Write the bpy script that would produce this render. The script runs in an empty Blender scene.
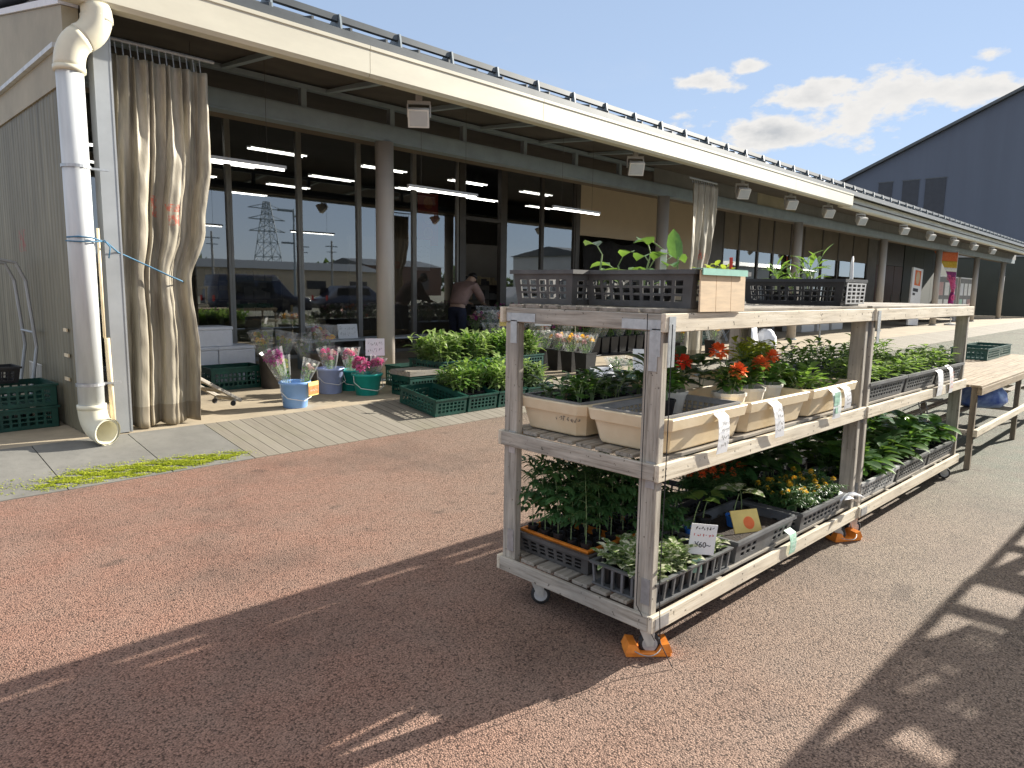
import bpy, bmesh, math, random
from mathutils import Vector, Matrix
R = math.radians
PI = math.pi
random.seed(7)
S = bpy.context.scene
COL = S.collection

# ------------------------------------------------------------------ helpers
class MB:
    """collects geometry for ONE mesh object"""
    def __init__(s): s.v=[]; s.f=[]; s.m=[]; s.sm=[]; s.mi=0; s.smooth=False; s.X=None
    def vert(s,p):
        p=Vector(p)
        if s.X is not None: p=s.X@p
        s.v.append(p); return len(s.v)-1
    def face(s,idx): s.f.append(tuple(idx)); s.m.append(s.mi); s.sm.append(s.smooth)
    def poly(s,pts): s.face([s.vert(p) for p in pts])
    def hexa(s,c):   # 8 corners: bottom ring 0-3, top ring 4-7
        i=[s.vert(p) for p in c]
        for q in ((3,2,1,0),(4,5,6,7),(0,1,5,4),(1,2,6,5),(2,3,7,6),(3,0,4,7)): s.face([i[k] for k in q])
    def box(s,a,b):
        x0,y0,z0=[min(a[k],b[k]) for k in range(3)]; x1,y1,z1=[max(a[k],b[k]) for k in range(3)]
        s.hexa([(x0,y0,z0),(x1,y0,z0),(x1,y1,z0),(x0,y1,z0),(x0,y0,z1),(x1,y0,z1),(x1,y1,z1),(x0,y1,z1)])
    def bbox(s,a,b,c=.004):   # box with chamfered long edges (all vertical edges + top/bottom inset)
        x0,y0,z0=[min(a[k],b[k]) for k in range(3)]; x1,y1,z1=[max(a[k],b[k]) for k in range(3)]
        def ring(z,i): return [(x0+i,y0+c,z),(x0+c,y0+i,z),(x1-c,y0+i,z),(x1-i,y0+c,z),(x1-i,y1-c,z),(x1-c,y1-i,z),(x0+c,y1-i,z),(x0+i,y1-c,z)]
        s.loft([ring(z0,c*.9),ring(z0+c,0),ring(z1-c,0),ring(z1,c*.9)],True,True)
    def loft(s,rings,cap0=False,cap1=False,close=True):
        n=len(rings[0]); ids=[[s.vert(p) for p in r] for r in rings]
        for a,b in zip(ids,ids[1:]):
            for k in range(n if close else n-1):
                j=(k+1)%n; s.face((a[k],a[j],b[j],b[k]))
        if cap0: s.face(ids[0][::-1])
        if cap1: s.face(ids[-1])
        return ids
    def tube(s,pts,r,n=8,caps=True):
        pts=[Vector(p) for p in pts]; rs=r if isinstance(r,(list,tuple)) else [r]*len(pts)
        rings=[]; ref=None
        for k,p in enumerate(pts):
            d=(pts[min(k+1,len(pts)-1)]-pts[max(k-1,0)]).normalized()
            if ref is None:
                ref=Vector((0,0,1)) if abs(d.z)<.9 else Vector((1,0,0))
            a=d.cross(ref)
            if a.length<1e-5: a=d.orthogonal()
            a.normalize(); b=a.cross(d).normalized(); ref=b
            rings.append([p+a*math.cos(2*PI*t/n)*rs[k]+b*math.sin(2*PI*t/n)*rs[k] for t in range(n)])
        s.loft(rings,caps,caps)
    def lathe(s,prof,n=20,c=(0,0,0),caps=True):
        rings=[[(c[0]+r*math.cos(2*PI*t/n),c[1]+r*math.sin(2*PI*t/n),c[2]+z) for t in range(n)] for r,z in prof]
        s.loft(rings,caps,caps)
    def disc(s,c,r,n=14,axis='z'):
        pts=[]
        for t in range(n):
            a=2*PI*t/n
            if axis=='z': pts.append((c[0]+r*math.cos(a),c[1]+r*math.sin(a),c[2]))
            elif axis=='y': pts.append((c[0]+r*math.cos(a),c[1],c[2]+r*math.sin(a)))
            else: pts.append((c[0],c[1]+r*math.cos(a),c[2]+r*math.sin(a)))
        s.poly(pts)
    def plate(s,c00,c10,c11,c01,xs,ys,hole,th):
        """thick plate over a quad, cut into cells xs x ys (0..1); hole(i,j) leaves a cell open"""
        c00,c10,c11,c01=[Vector(c) for c in (c00,c10,c11,c01)]
        n=(c10-c00).cross(c01-c00).normalized()*th
        P=lambda u,v:(c00*(1-u)+c10*u)*(1-v)+(c01*(1-u)+c11*u)*v
        nx,ny=len(xs),len(ys); F={}; B={}
        for i,u in enumerate(xs):
            for j,v in enumerate(ys):
                p=P(u,v); F[i,j]=s.vert(p); B[i,j]=s.vert(p-n)
        fil=lambda i,j: 0<=i<nx-1 and 0<=j<ny-1 and not hole(i,j)
        for i in range(nx-1):
            for j in range(ny-1):
                if not fil(i,j): continue
                s.face((F[i,j],F[i+1,j],F[i+1,j+1],F[i,j+1])); s.face((B[i,j+1],B[i+1,j+1],B[i+1,j],B[i,j]))
                if not fil(i,j-1): s.face((B[i,j],B[i+1,j],F[i+1,j],F[i,j]))
                if not fil(i,j+1): s.face((F[i,j+1],F[i+1,j+1],B[i+1,j+1],B[i,j+1]))
                if not fil(i-1,j): s.face((F[i,j],F[i,j+1],B[i,j+1],B[i,j]))
                if not fil(i+1,j): s.face((B[i+1,j],B[i+1,j+1],F[i+1,j+1],F[i+1,j]))
    def leaf(s,p,d,up,L,W,bend=.3,fold=.15,rows=(.0,.3,.62,.88,1.),wid=(.08,.85,1.,.55,.0)):
        """one curved, folded leaf"""
        p=Vector(p); d=Vector(d).normalized(); up=Vector(up)
        sd=d.cross(up)
        if sd.length<1e-4: sd=d.orthogonal()
        sd.normalize(); up=sd.cross(d).normalized()
        prev=None; o=s.smooth; s.smooth=True
        for t,w in zip(rows,wid):
            c=p+d*(L*t)-up*(bend*L*t*t)
            hw=W*.5*w
            cur=[s.vert(c-sd*hw+up*(fold*hw*2)),s.vert(c),s.vert(c+sd*hw+up*(fold*hw*2))]
            if prev:
                s.face((prev[0],prev[1],cur[1],cur[0])); s.face((prev[1],prev[2],cur[2],cur[1]))
            prev=cur
        s.smooth=o
    def build(s,name,mats,parent=None,smooth=False,loc=None,rz=None):
        me=bpy.data.meshes.new(name)
        me.from_pydata([tuple(v) for v in s.v],[],s.f)
        if not isinstance(mats,(list,tuple)): mats=[mats]
        for m in mats: me.materials.append(m)
        me.polygons.foreach_set('material_index',s.m)
        me.polygons.foreach_set('use_smooth',[bool(a or smooth) for a in s.sm])
        me.validate(); me.update()
        o=bpy.data.objects.new(name,me); COL.objects.link(o)
        if parent: o.parent=parent
        if loc is not None: o.location=loc
        if rz is not None: o.rotation_euler=(0,0,rz)
        return o

def tag(o,label=None,cat=None,group=None,kind=None):
    if label: o['label']=label
    if cat: o['category']=cat
    if group: o['group']=group
    if kind: o['kind']=kind
    return o
def empty(name,loc=(0,0,0),rz=0):
    o=bpy.data.objects.new(name,None); COL.objects.link(o); o.location=loc; o.rotation_euler=(0,0,rz); o.empty_display_size=.1
    return o
def copy_tree(o,parent=None):
    c=o.copy(); COL.objects.link(c); c.parent=parent
    for ch in list(o.children): copy_tree(ch,c)
    return c
def put(o,loc,rz=0,label=None,group=None,scale=None,rx=0,ry=0):
    o.location=loc; o.rotation_euler=(rx,ry,rz)
    if label: o['label']=label
    if group: o['group']=group
    if scale is not None: o.scale=(scale,)*3 if not isinstance(scale,(tuple,list)) else scale
    return o
USED=set()
def inst(proto,loc,rz=0,label=None,group=None,scale=None,rx=0,ry=0):
    """first use moves the prototype itself, later uses copy it with its parts"""
    if proto.name in USED: o=copy_tree(proto)
    else: USED.add(proto.name); o=proto
    return put(o,loc,rz,label,group,scale,rx,ry)

# ------------------------------------------------------------------ materials
def nodes(name):
    m=bpy.data.materials.new(name); m.use_nodes=True
    nt=m.node_tree; b=nt.nodes['Principled BSDF']; return m,nt,b
def N(nt,t,**k):
    n=nt.nodes.new(t)
    for a,v in k.items():
        if hasattr(n,a): setattr(n,a,v)
        else: n.inputs[a].default_value=v
    return n
def ramp(nt,fac,stops):
    r=nt.nodes.new('ShaderNodeValToRGB'); e=r.color_ramp.elements
    while len(e)<len(stops): e.new(.5)
    for el,(p,c) in zip(e,stops): el.position=p; el.color=(*c,1) if len(c)==3 else c
    nt.links.new(fac,r.inputs[0]); return r.outputs[0]
def mixc(nt,fac,a,b,mode='MIX'):
    m=nt.nodes.new('ShaderNodeMix'); m.data_type='RGBA'; m.blend_type=mode
    for sock,v in ((m.inputs[0],fac),(m.inputs[6],a),(m.inputs[7],b)):
        if isinstance(v,(int,float)): sock.default_value=v
        elif isinstance(v,(tuple,list)): sock.default_value=(*v,1) if len(v)==3 else v
        else: nt.links.new(v,sock)
    return m.outputs[2]
def coords(nt,scale=(1,1,1),kind='Object'):
    tc=nt.nodes.new('ShaderNodeTexCoord'); mp=nt.nodes.new('ShaderNodeMapping'); mp.inputs['Scale'].default_value=scale
    nt.links.new(tc.outputs[kind],mp.inputs['Vector']); return mp.outputs[0]
def noise(nt,vec,scale,detail=4,rough=.6):
    n=nt.nodes.new('ShaderNodeTexNoise'); n.inputs['Scale'].default_value=scale; n.inputs['Detail'].default_value=detail; n.inputs['Roughness'].default_value=rough
    nt.links.new(vec,n.inputs['Vector']); return n.outputs[0]
def bump(nt,b,h,strength,dist=.01):
    n=nt.nodes.new('ShaderNodeBump'); n.inputs['Strength'].default_value=strength; n.inputs['Distance'].default_value=dist
    nt.links.new(h,n.inputs['Height']); nt.links.new(n.outputs[0],b.inputs['Normal'])
def mat(name,col,rough=.6,var=.25,scale=6,stretch=(1,1,1),metal=0,bmp=0,bscale=None,col2=None,spec=.5):
    """plain surface whose colour wanders between two tones"""
    m,nt,b=nodes(name)
    v=coords(nt,stretch)
    n=noise(nt,v,scale,5)
    lo=tuple(c*(1-var) for c in col); hi=col2 or tuple(min(1,c*(1+var)) for c in col)
    c=ramp(nt,n,[(.3,lo),(.7,hi)])
    nt.links.new(c,b.inputs['Base Color']); b.inputs['Roughness'].default_value=rough; b.inputs['Metallic'].default_value=metal
    b.inputs['Specular IOR Level'].default_value=spec
    if bmp: bump(nt,b,noise(nt,v,bscale or scale*4,4),bmp)
    return m
def wood(name,axis,c0=(.17,.15,.12),c1=(.43,.39,.325),c2=(.64,.60,.515),grey=(.29,.275,.245)):
    st=[14,14,14]; st[axis]=.9
    m,nt,b=nodes(name); v=coords(nt,tuple(st))
    n=noise(nt,v,3.2,8,.65)
    big=noise(nt,coords(nt),2.3,4)
    c=ramp(nt,n,[(.30,c0),(.47,c1),(.72,c2)])
    c=mixc(nt,ramp(nt,big,[(.46,(0,0,0)),(.70,(.85,.85,.85))]),c,grey)
    sp=noise(nt,coords(nt),38,2)
    c=mixc(nt,ramp(nt,sp,[(.67,(0,0,0)),(.72,(.8,.8,.8))]),c,(.07,.055,.04))
    nt.links.new(c,b.inputs['Base Color']); b.inputs['Roughness'].default_value=.8; b.inputs['Specular IOR Level'].default_value=.25
    bump(nt,b,n,.35,.006); return m
def leafmat(name,c0,c1,trans=.35,rough=.45,scale=18,edge=None):
    m,nt,b=nodes(name); v=coords(nt)
    n=noise(nt,v,scale,3)
    oi=nt.nodes.new('ShaderNodeObjectInfo')
    c=ramp(nt,n,[(.32,c0),(.68,c1)])
    hs=nt.nodes.new('ShaderNodeHueSaturation'); nt.links.new(c,hs.inputs['Color'])
    mr=nt.nodes.new('ShaderNodeMapRange'); mr.inputs[3].default_value=.7; mr.inputs[4].default_value=1.25
    nt.links.new(oi.outputs['Random'],mr.inputs[0]); nt.links.new(mr.outputs[0],hs.inputs['Value'])
    c=hs.outputs[0]
    if edge: c=mixc(nt,ramp(nt,noise(nt,v,scale*2.2,2),[(.5,(0,0,0)),(.56,(1,1,1))]),c,edge)
    nt.links.new(c,b.inputs['Base Color']); b.inputs['Roughness'].default_value=rough
    tr=nt.nodes.new('ShaderNodeBsdfTranslucent'); nt.links.new(mixc(nt,.5,c,(.3,.5,.05),'MIX') if 'leaf' in name else c,tr.inputs['Color'])
    mx=nt.nodes.new('ShaderNodeMixShader'); mx.inputs[0].default_value=trans
    out=nt.nodes['Material Output']
    nt.links.new(b.outputs[0],mx.inputs[1]); nt.links.new(tr.outputs[0],mx.inputs[2]); nt.links.new(mx.outputs[0],out.inputs[0])
    return m
def emit(name,col,st):
    m,nt,b=nodes(name); b.inputs['Base Color'].default_value=(*col,1); b.inputs['Emission Color'].default_value=(*col,1); b.inputs['Emission Strength'].default_value=st
    return m
def film(name,col=(.9,.95,.95),clear=.72,rough=.15):
    m,nt,b=nodes(name); b.inputs['Base Color'].default_value=(*col,1); b.inputs['Roughness'].default_value=rough
    t=nt.nodes.new('ShaderNodeBsdfTransparent'); mx=nt.nodes.new('ShaderNodeMixShader'); mx.inputs[0].default_value=1-clear
    nt.links.new(t.outputs[0],mx.inputs[1]); nt.links.new(b.outputs[0],mx.inputs[2]); nt.links.new(mx.outputs[0],nt.nodes['Material Output'].inputs[0])
    return m
def glass(name,tint=(.62,.63,.62),refl=.22):
    m,nt,b=nodes(name)
    t=nt.nodes.new('ShaderNodeBsdfTransparent'); t.inputs[0].default_value=(*tint,1)
    g=nt.nodes.new('ShaderNodeBsdfGlossy'); g.inputs['Roughness'].default_value=.012; g.inputs['Color'].default_value=(.93,.95,.95,1)
    lw=nt.nodes.new('ShaderNodeFresnel'); lw.inputs['IOR'].default_value=1.5
    ma=nt.nodes.new('ShaderNodeMath'); ma.operation='MULTIPLY_ADD'; ma.inputs[1].default_value=1.3; ma.inputs[2].default_value=refl
    ma.use_clamp=True
    nt.links.new(lw.outputs[0],ma.inputs[0])
    v=coords(nt); bp=nt.nodes.new('ShaderNodeBump'); bp.inputs['Strength'].default_value=.012; bp.inputs['Distance'].default_value=.02
    nt.links.new(noise(nt,v,1.1,2),bp.inputs['Height']); nt.links.new(bp.outputs[0],g.inputs['Normal'])
    mx=nt.nodes.new('ShaderNodeMixShader'); nt.links.new(ma.outputs[0],mx.inputs[0]); nt.links.new(t.outputs[0],mx.inputs[1]); nt.links.new(g.outputs[0],mx.inputs[2])
    nt.links.new(mx.outputs[0],nt.nodes['Material Output'].inputs[0])
    return m

def asphalt():
    m,nt,b=nodes('coloured_asphalt')
    v=coords(nt)
    vo=nt.nodes.new('ShaderNodeTexVoronoi'); vo.inputs['Scale'].default_value=145; vo.inputs['Randomness'].default_value=1
    nt.links.new(v,vo.inputs['Vector'])
    stone=nt.nodes.new('ShaderNodeSeparateColor'); nt.links.new(vo.outputs['Color'],stone.inputs[0])
    big=noise(nt,v,.55,5,.65); mid=noise(nt,v,3.1,4)
    # the coat of colour: red near the shop front, worn brown grey, then green grey further along
    sx=nt.nodes.new('ShaderNodeSeparateXYZ'); nt.links.new(v,sx.inputs[0])
    def lin(a,bx,by,cn):
        q=nt.nodes.new('ShaderNodeMath'); q.operation='MULTIPLY_ADD'; nt.links.new(sx.outputs[0],q.inputs[0]); q.inputs[1].default_value=bx; q.inputs[2].default_value=a
        r=nt.nodes.new('ShaderNodeMath'); r.operation='MULTIPLY_ADD'; nt.links.new(sx.outputs[1],r.inputs[0]); r.inputs[1].default_value=by; nt.links.new(q.outputs[0],r.inputs[2])
        w=nt.nodes.new('ShaderNodeMath'); w.operation='MULTIPLY_ADD'; nt.links.new(big,w.inputs[0]); w.inputs[1].default_value=cn; nt.links.new(r.outputs[0],w.inputs[2]); w.use_clamp=True
        return w.outputs[0]
    f1=lin(-.22,.30,-.14,.9-.55)     # red -> brown grey
    f2=lin(-2.35,.42,-.04,.5)        # -> green grey
    red=mixc(nt,stone.outputs[0],(.225,.122,.09),(.48,.275,.20))
    brn=mixc(nt,stone.outputs[0],(.145,.112,.085),(.42,.335,.255))
    grn=mixc(nt,stone.outputs[0],(.085,.105,.082),(.27,.305,.235))
    c=mixc(nt,f1,red,brn); c=mixc(nt,f2,c,grn)
    c=mixc(nt,ramp(nt,mid,[(.35,(0,0,0)),(.75,(.5,.5,.5))]),c,(.33,.25,.20))
    st=noise(nt,v,.9,7,.62)
    c=mixc(nt,ramp(nt,st,[(.50,(0,0,0)),(.66,(.42,.42,.42))]),c,(.105,.082,.068))
    sp=noise(nt,coords(nt,(1,1.6,1)),2.2,4,.5)
    c=mixc(nt,ramp(nt,sp,[(.66,(0,0,0)),(.70,(.5,.5,.5))]),c,(.10,.075,.062))
    pit=ramp(nt,vo.outputs['Distance'],[(.0,(1,1,1)),(.55,(.86,.86,.86)),(.8,(.26,.26,.26))])
    c=mixc(nt,1.,c,pit,'MULTIPLY')
    fine=noise(nt,v,230,2)
    c=mixc(nt,ramp(nt,fine,[(.59,(0,0,0)),(.68,(.85,.85,.85))]),c,(.05,.037,.028))
    nt.links.new(c,b.inputs['Base Color']); b.inputs['Roughness'].default_value=.82; b.inputs['Specular IOR Level'].default_value=.3
    mh=nt.nodes.new('ShaderNodeMath'); mh.operation='MULTIPLY_ADD'; mh.inputs[1].default_value=-1.; nt.links.new(vo.outputs['Distance'],mh.inputs[0]); nt.links.new(stone.outputs[1],mh.inputs[2])
    bump(nt,b,mh.outputs[0],.7,.005)
    return m
def concrete(name,c,line=None):
    m,nt,b=nodes(name); v=coords(nt)
    n1=noise(nt,v,1.4,6,.7); n2=noise(nt,v,14,5)
    cc=ramp(nt,n1,[(.3,tuple(x*.72 for x in c)),(.7,tuple(min(1,x*1.15) for x in c))])
    cc=mixc(nt,ramp(nt,n2,[(.5,(0,0,0)),(.8,(.5,.5,.5))]),cc,tuple(x*.6 for x in c))
    nt.links.new(cc,b.inputs['Base Color']); b.inputs['Roughness'].default_value=.85; bump(nt,b,noise(nt,v,60,4),.25,.004)
    return m
def planks():
    """grooved deck boards running up the ramp (along Y), 0.118 m wide"""
    m,nt,b=nodes('ramp_boards'); v=coords(nt)
    sx=nt.nodes.new('ShaderNodeSeparateXYZ'); nt.links.new(v,sx.inputs[0])
    d=nt.nodes.new('ShaderNodeMath'); d.operation='DIVIDE'; nt.links.new(sx.outputs[0],d.inputs[0]); d.inputs[1].default_value=.118
    fr=nt.nodes.new('ShaderNodeMath'); fr.operation='FRACT'; nt.links.new(d.outputs[0],fr.inputs[0])
    fl=nt.nodes.new('ShaderNodeMath'); fl.operation='FLOOR'; nt.links.new(d.outputs[0],fl.inputs[0])
    wn=nt.nodes.new('ShaderNodeTexWhiteNoise'); wn.noise_dimensions='1D'; nt.links.new(fl.outputs[0],wn.inputs['W'])
    n=noise(nt,coords(nt,(30,2,1)),2,6,.6)
    base=mixc(nt,wn.outputs['Value'],(.175,.155,.122),(.25,.228,.185))
    base=mixc(nt,ramp(nt,n,[(.35,(0,0,0)),(.7,(.6,.6,.6))]),base,(.29,.265,.215))
    base=mixc(nt,ramp(nt,noise(nt,v,1.2,4),[(.55,(0,0,0)),(.8,(.45,.45,.45))]),base,(.19,.19,.10))
    g=ramp(nt,fr.outputs[0],[(.0,(0,0,0)),(.055,(1,1,1)),(.945,(1,1,1)),(1.,(0,0,0))])
    c=mixc(nt,1.,base,mixc(nt,g,(.25,.23,.2),(1,1,1)),'MULTIPLY')
    nt.links.new(c,b.inputs['Base Color']); b.inputs['Roughness'].default_value=.85; bump(nt,b,g,.8,.008)
    return m

M={}
M['asphalt']=asphalt()
M['slab']=concrete('walk_slab',(.205,.20,.18))
M['floor']=concrete('porch_floor',(.44,.37,.265))
M['planks']=planks()
M['woodX']=wood('weathered_wood_x',0); M['woodY']=wood('weathered_wood_y',1); M['woodZ']=wood('weathered_wood_z',2)
M['sunwoodX']=wood('sunlit_pale_wood_x',0,(.40,.34,.25),(.70,.62,.48),(.82,.76,.63),(.56,.50,.40))  # paler copy of the wood, with the rails' sunlight put into its colour
M['legwood']=wood('dark_leg_wood',2,(.10,.08,.06),(.23,.19,.14),(.32,.27,.21),(.19,.165,.13)); M['tabletop']=wood('brown_table_wood',0,(.16,.12,.075),(.33,.26,.175),(.44,.36,.26),(.26,.21,.15)); M['slat']=wood('slat_wood',0,(.10,.085,.065),(.30,.265,.215),(.46,.42,.35))
M['steel']=mat('zinc_steel',(.50,.52,.53),.42,.15,30,metal=.7)
M['screw']=mat('rusty_screw',(.13,.10,.075),.6,.3,60,metal=.4); M['castor']=mat('castor_plate',(.60,.60,.55),.5,.15,30,metal=.2)
M['rubber']=mat('rubber',(.03,.03,.03),.6,.3,40)
M['wheelgrey']=mat('wheel_grey',(.52,.53,.52),.5,.15,30)
M['orange']=mat('orange_plastic',(.95,.27,.035),.45,.25,25)
M['cream']=mat('cream_plastic',(.80,.64,.40),.45,.10,5,bmp=.05,col2=(.88,.75,.53))
M['tray_grey']=mat('grey_tray_plastic',(.24,.235,.225),.55,.2,9)
M['blind']=mat('brown_upper_panel',(.20,.17,.13),.6,.15,1.2)
M['mesh_grey']=mat('dark_grey_plastic',(.085,.083,.08),.5,.35,9)
M['black']=mat('black_plastic',(.018,.018,.019),.45,.4,9)
M['grey_crate']=mat('grey_crate_plastic',(.13,.135,.14),.5,.3,9)
M['pale_crate']=mat('pale_grey_plastic',(.42,.43,.43),.5,.2,9)
M['green_crate']=mat('green_crate_plastic',(.008,.062,.046),.45,.35,7)
M['soil']=mat('potting_soil',(.035,.025,.018),.95,.5,40,bmp=.8,bscale=90)
M['white']=mat('white_plastic',(.78,.77,.73),.4,.06,8)
M['whitepot']=mat('white_pot',(.74,.71,.63),.45,.1,12)
M['paper']=mat('white_card',(.82,.83,.84),.6,.04,10)
M['ink']=mat('black_ink',(.02,.02,.025),.7,.1,10)
M['redink']=mat('red_ink',(.62,.05,.04),.7,.1,10)
M['pinkink']=mat('pink_ink',(.75,.12,.28),.7,.1,10)
M['blue_pot']=mat('blue_pot',(.03,.16,.58),.4,.15,12)
M['yellow']=mat('yellow_card',(.88,.66,.20),.5,.15,9)
M['tan_card']=mat('tan_cardboard',(.66,.50,.32),.75,.12,9,stretch=(1,1,8))
M['tape']=mat('pale_green_tape',(.33,.62,.50),.4,.1,20)
M['mint']=mat('mint_label',(.42,.66,.52),.5,.3,30)
M['blue_bucket']=mat('blue_bucket',(.22,.42,.82),.38,.08,6)
M['pale_bucket']=mat('lavender_bucket',(.42,.50,.78),.38,.08,6)
M['teal']=mat('teal_bucket',(.01,.36,.30),.38,.12,6)
M['charcoal']=mat('charcoal_pot',(.055,.052,.055),.5,.25,8)
M['foam']=mat('white_styrofoam',(.80,.82,.86),.7,.05,20)
M['l_tomato']=leafmat('tomato_leaf',(.03,.09,.03),(.075,.17,.055),.25)
M['l_dark']=leafmat('dark_leaf',(.024,.08,.024),(.07,.165,.045),.2,.35)
M['l_mid']=leafmat('mid_leaf',(.06,.16,.032),(.145,.30,.06),.32,.38)
M['l_light']=leafmat('light_leaf',(.11,.23,.04),(.27,.42,.10),.38,.4)
M['l_pale']=leafmat('pale_green_leaf',(.22,.34,.09),(.48,.58,.24),.4,.45)
M['l_lime']=leafmat('lime_leaf',(.42,.48,.04),(.66,.68,.10),.4)
M['l_vari']=leafmat('variegated_leaf',(.12,.20,.06),(.24,.33,.12),.3,.4,16,(.80,.80,.60))
M['l_grey']=leafmat('grey_green_leaf',(.09,.14,.08),(.19,.26,.15),.3)
M['stem']=mat('pale_stem',(.24,.33,.14),.6,.2,20)
M['f_red']=leafmat('red_petal',(.80,.045,.02),(.92,.12,.05),.25,.6)
M['f_orange']=leafmat('orange_petal',(.90,.17,.04),(.97,.29,.09),.25,.6)
M['f_yellow']=leafmat('yellow_petal',(.80,.48,.02),(.92,.68,.08),.25,.6)
M['f_pink']=leafmat('pink_petal',(.62,.07,.27),(.82,.22,.45),.25,.6)
M['f_purple']=leafmat('purple_petal',(.30,.03,.20),(.48,.08,.32),.2,.6)
M['f_white']=leafmat('white_petal',(.72,.72,.66),(.88,.88,.84),.25,.6)
M['f_pale']=leafmat('pale_pink_petal',(.72,.42,.40),(.85,.62,.58),.25,.6)
M['film']=film('clear_wrap',(.92,.95,.96),.86,.12)
M['fascia']=mat('cream_fascia',(.66,.63,.51),.45,.09,1.2,stretch=(1,1,3))
M['pvc']=mat('white_pvc_pipe',(.62,.65,.66),.42,.16,4,stretch=(2.5,2.5,.35))
M['pvc_cream']=mat('cream_pvc_elbow',(.74,.71,.56),.35,.08,5)
M['greysteel']=mat('grey_painted_steel',(.26,.32,.36),.5,.12,3)
M['colpaint']=mat('column_paint',(.50,.46,.41),.42,.1,2,stretch=(1,1,.4))
M['roofmetal']=mat('dark_roof_metal',(.10,.11,.115),.42,.15,3,metal=.3)
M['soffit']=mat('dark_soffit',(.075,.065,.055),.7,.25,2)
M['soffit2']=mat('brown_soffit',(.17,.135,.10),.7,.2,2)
M['panelgrey']=mat('grey_upper_panel',(.20,.195,.185),.6,.15,2)
M['beige']=mat('beige_roll_screen',(.56,.46,.33),.7,.05,1.2)
M['alu']=mat('bronze_aluminium',(.30,.285,.26),.42,.1,4,metal=.4)
M['darkalu']=mat('dark_aluminium',(.085,.075,.065),.45,.15,4,metal=.3)
M['glass']=glass('shop_glass')
M['doorwood']=mat('red_brown_door',(.12,.055,.035),.5,.2,3,stretch=(8,8,.6))
M['tan_band']=mat('tan_verge_board',(.38,.335,.235),.6,.15,2)
M['interior']=mat('shop_interior_wall',(.27,.255,.23),.8,.1,1)
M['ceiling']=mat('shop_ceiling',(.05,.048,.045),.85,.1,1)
M['ifloor']=mat('shop_floor',(.10,.095,.09),.4,.1,1)
M['tube']=emit('lit_tube',(1,.98,.92),2.6)
M['lampbox']=mat('lamp_casing',(.50,.50,.48),.45,.05,10)
M['lens']=mat('lamp_glass',(.55,.58,.60),.15,.05,10)
M['navyhall']=mat('navy_cladding',(.115,.14,.19),.65,.06,.35,stretch=(1,2.2,.15))
M['hallglass']=mat('dim_hall_window',(.032,.035,.045),.3,.2,2)
M['darkgreen']=mat('dark_green_wall',(.062,.075,.068),.6,.1,.7)
M['net']=mat('black_netting',(.016,.016,.018),.9,.4,8)
M['skin']=mat('skin',(.55,.36,.26),.5,.08,20)
M['hair']=mat('black_hair',(.012,.010,.010),.4,.3,40)
M['jacket']=mat('dusty_pink_jacket',(.36,.235,.20),.85,.12,12,bmp=.2)
M['trousers']=mat('navy_trousers',(.022,.026,.05),.85,.2,14)
M['shoe']=mat('dark_shoe',(.03,.028,.025),.6,.2,10)
M['bluebag']=mat('blue_plastic_bag',(.02,.10,.62),.35,.3,9,col2=(.35,.50,.82))
M['cord']=mat('blue_cord',(.06,.18,.30),.7,.2,30)
M['carpaint']=mat('dark_blue_car_paint',(.012,.016,.04),.2,.1,3,spec=.7)
M['carwhite']=mat('white_car_paint',(.7,.7,.7),.25,.03,3)
M['carglass']=mat('car_glass',(.02,.022,.025),.06,.1,3)
M['pole']=mat('utility_pole_concrete',(.30,.30,.29),.8,.1,3)
M['gal']=mat('galvanised_steel',(.40,.42,.43),.5,.1,3,metal=.5)
M['ware']=mat('pale_warehouse_sheet',(.60,.60,.58),.6,.06,1)
M['hedge']=leafmat('hedge_leaf',(.02,.05,.015),(.05,.09,.03),.15)
M['moss']=leafmat('moss_leaf',(.34,.40,.02),(.58,.62,.05),.3,.7,9)
M['rice']=mat('pale_sack',(.38,.31,.19),.8,.3,7)
def side_sheet():
    m,nt,b=nodes('galvanised_side_sheet'); v=coords(nt)
    n=noise(nt,coords(nt,(1,3,.35)),2.2,6,.65)
    c=ramp(nt,n,[(.3,(.14,.127,.085)),(.55,(.225,.205,.142)),(.75,(.31,.285,.20))])
    st=noise(nt,coords(nt,(1,16,.25)),1.6,3)
    c=mixc(nt,ramp(nt,st,[(.52,(0,0,0)),(.72,(.55,.55,.55))]),c,(.15,.135,.09))
    # a faded red stamp on the sheet
    sx=nt.nodes.new('ShaderNodeSeparateXYZ'); nt.links.new(v,sx.inputs[0])
    def band(o,a,bq):
        q=nt.nodes.new('ShaderNodeMath'); q.operation='COMPARE'; nt.links.new(sx.outputs[o],q.inputs[0]); q.inputs[1].default_value=(a+bq)/2; q.inputs[2].default_value=abs(bq-a)/2; return q.outputs[0]
    def mul(a,bq):
        q=nt.nodes.new('ShaderNodeMath'); q.operation='MULTIPLY'; nt.links.new(a,q.inputs[0])
        if isinstance(bq,float): q.inputs[1].default_value=bq
        else: nt.links.new(bq,q.inputs[1])
        return q.outputs[0]
    stamp=mul(mul(band(1,8.62,8.92),band(2,1.80,2.02)),ramp(nt,noise(nt,v,19,2),[(.48,(0,0,0)),(.56,(.7,.7,.7))]))
    c=mixc(nt,stamp,c,(.34,.07,.05))
    nt.links.new(c,b.inputs['Base Color']); b.inputs['Roughness'].default_value=.55; b.inputs['Metallic'].default_value=.15
    return m
M['sheet']=side_sheet()
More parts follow.
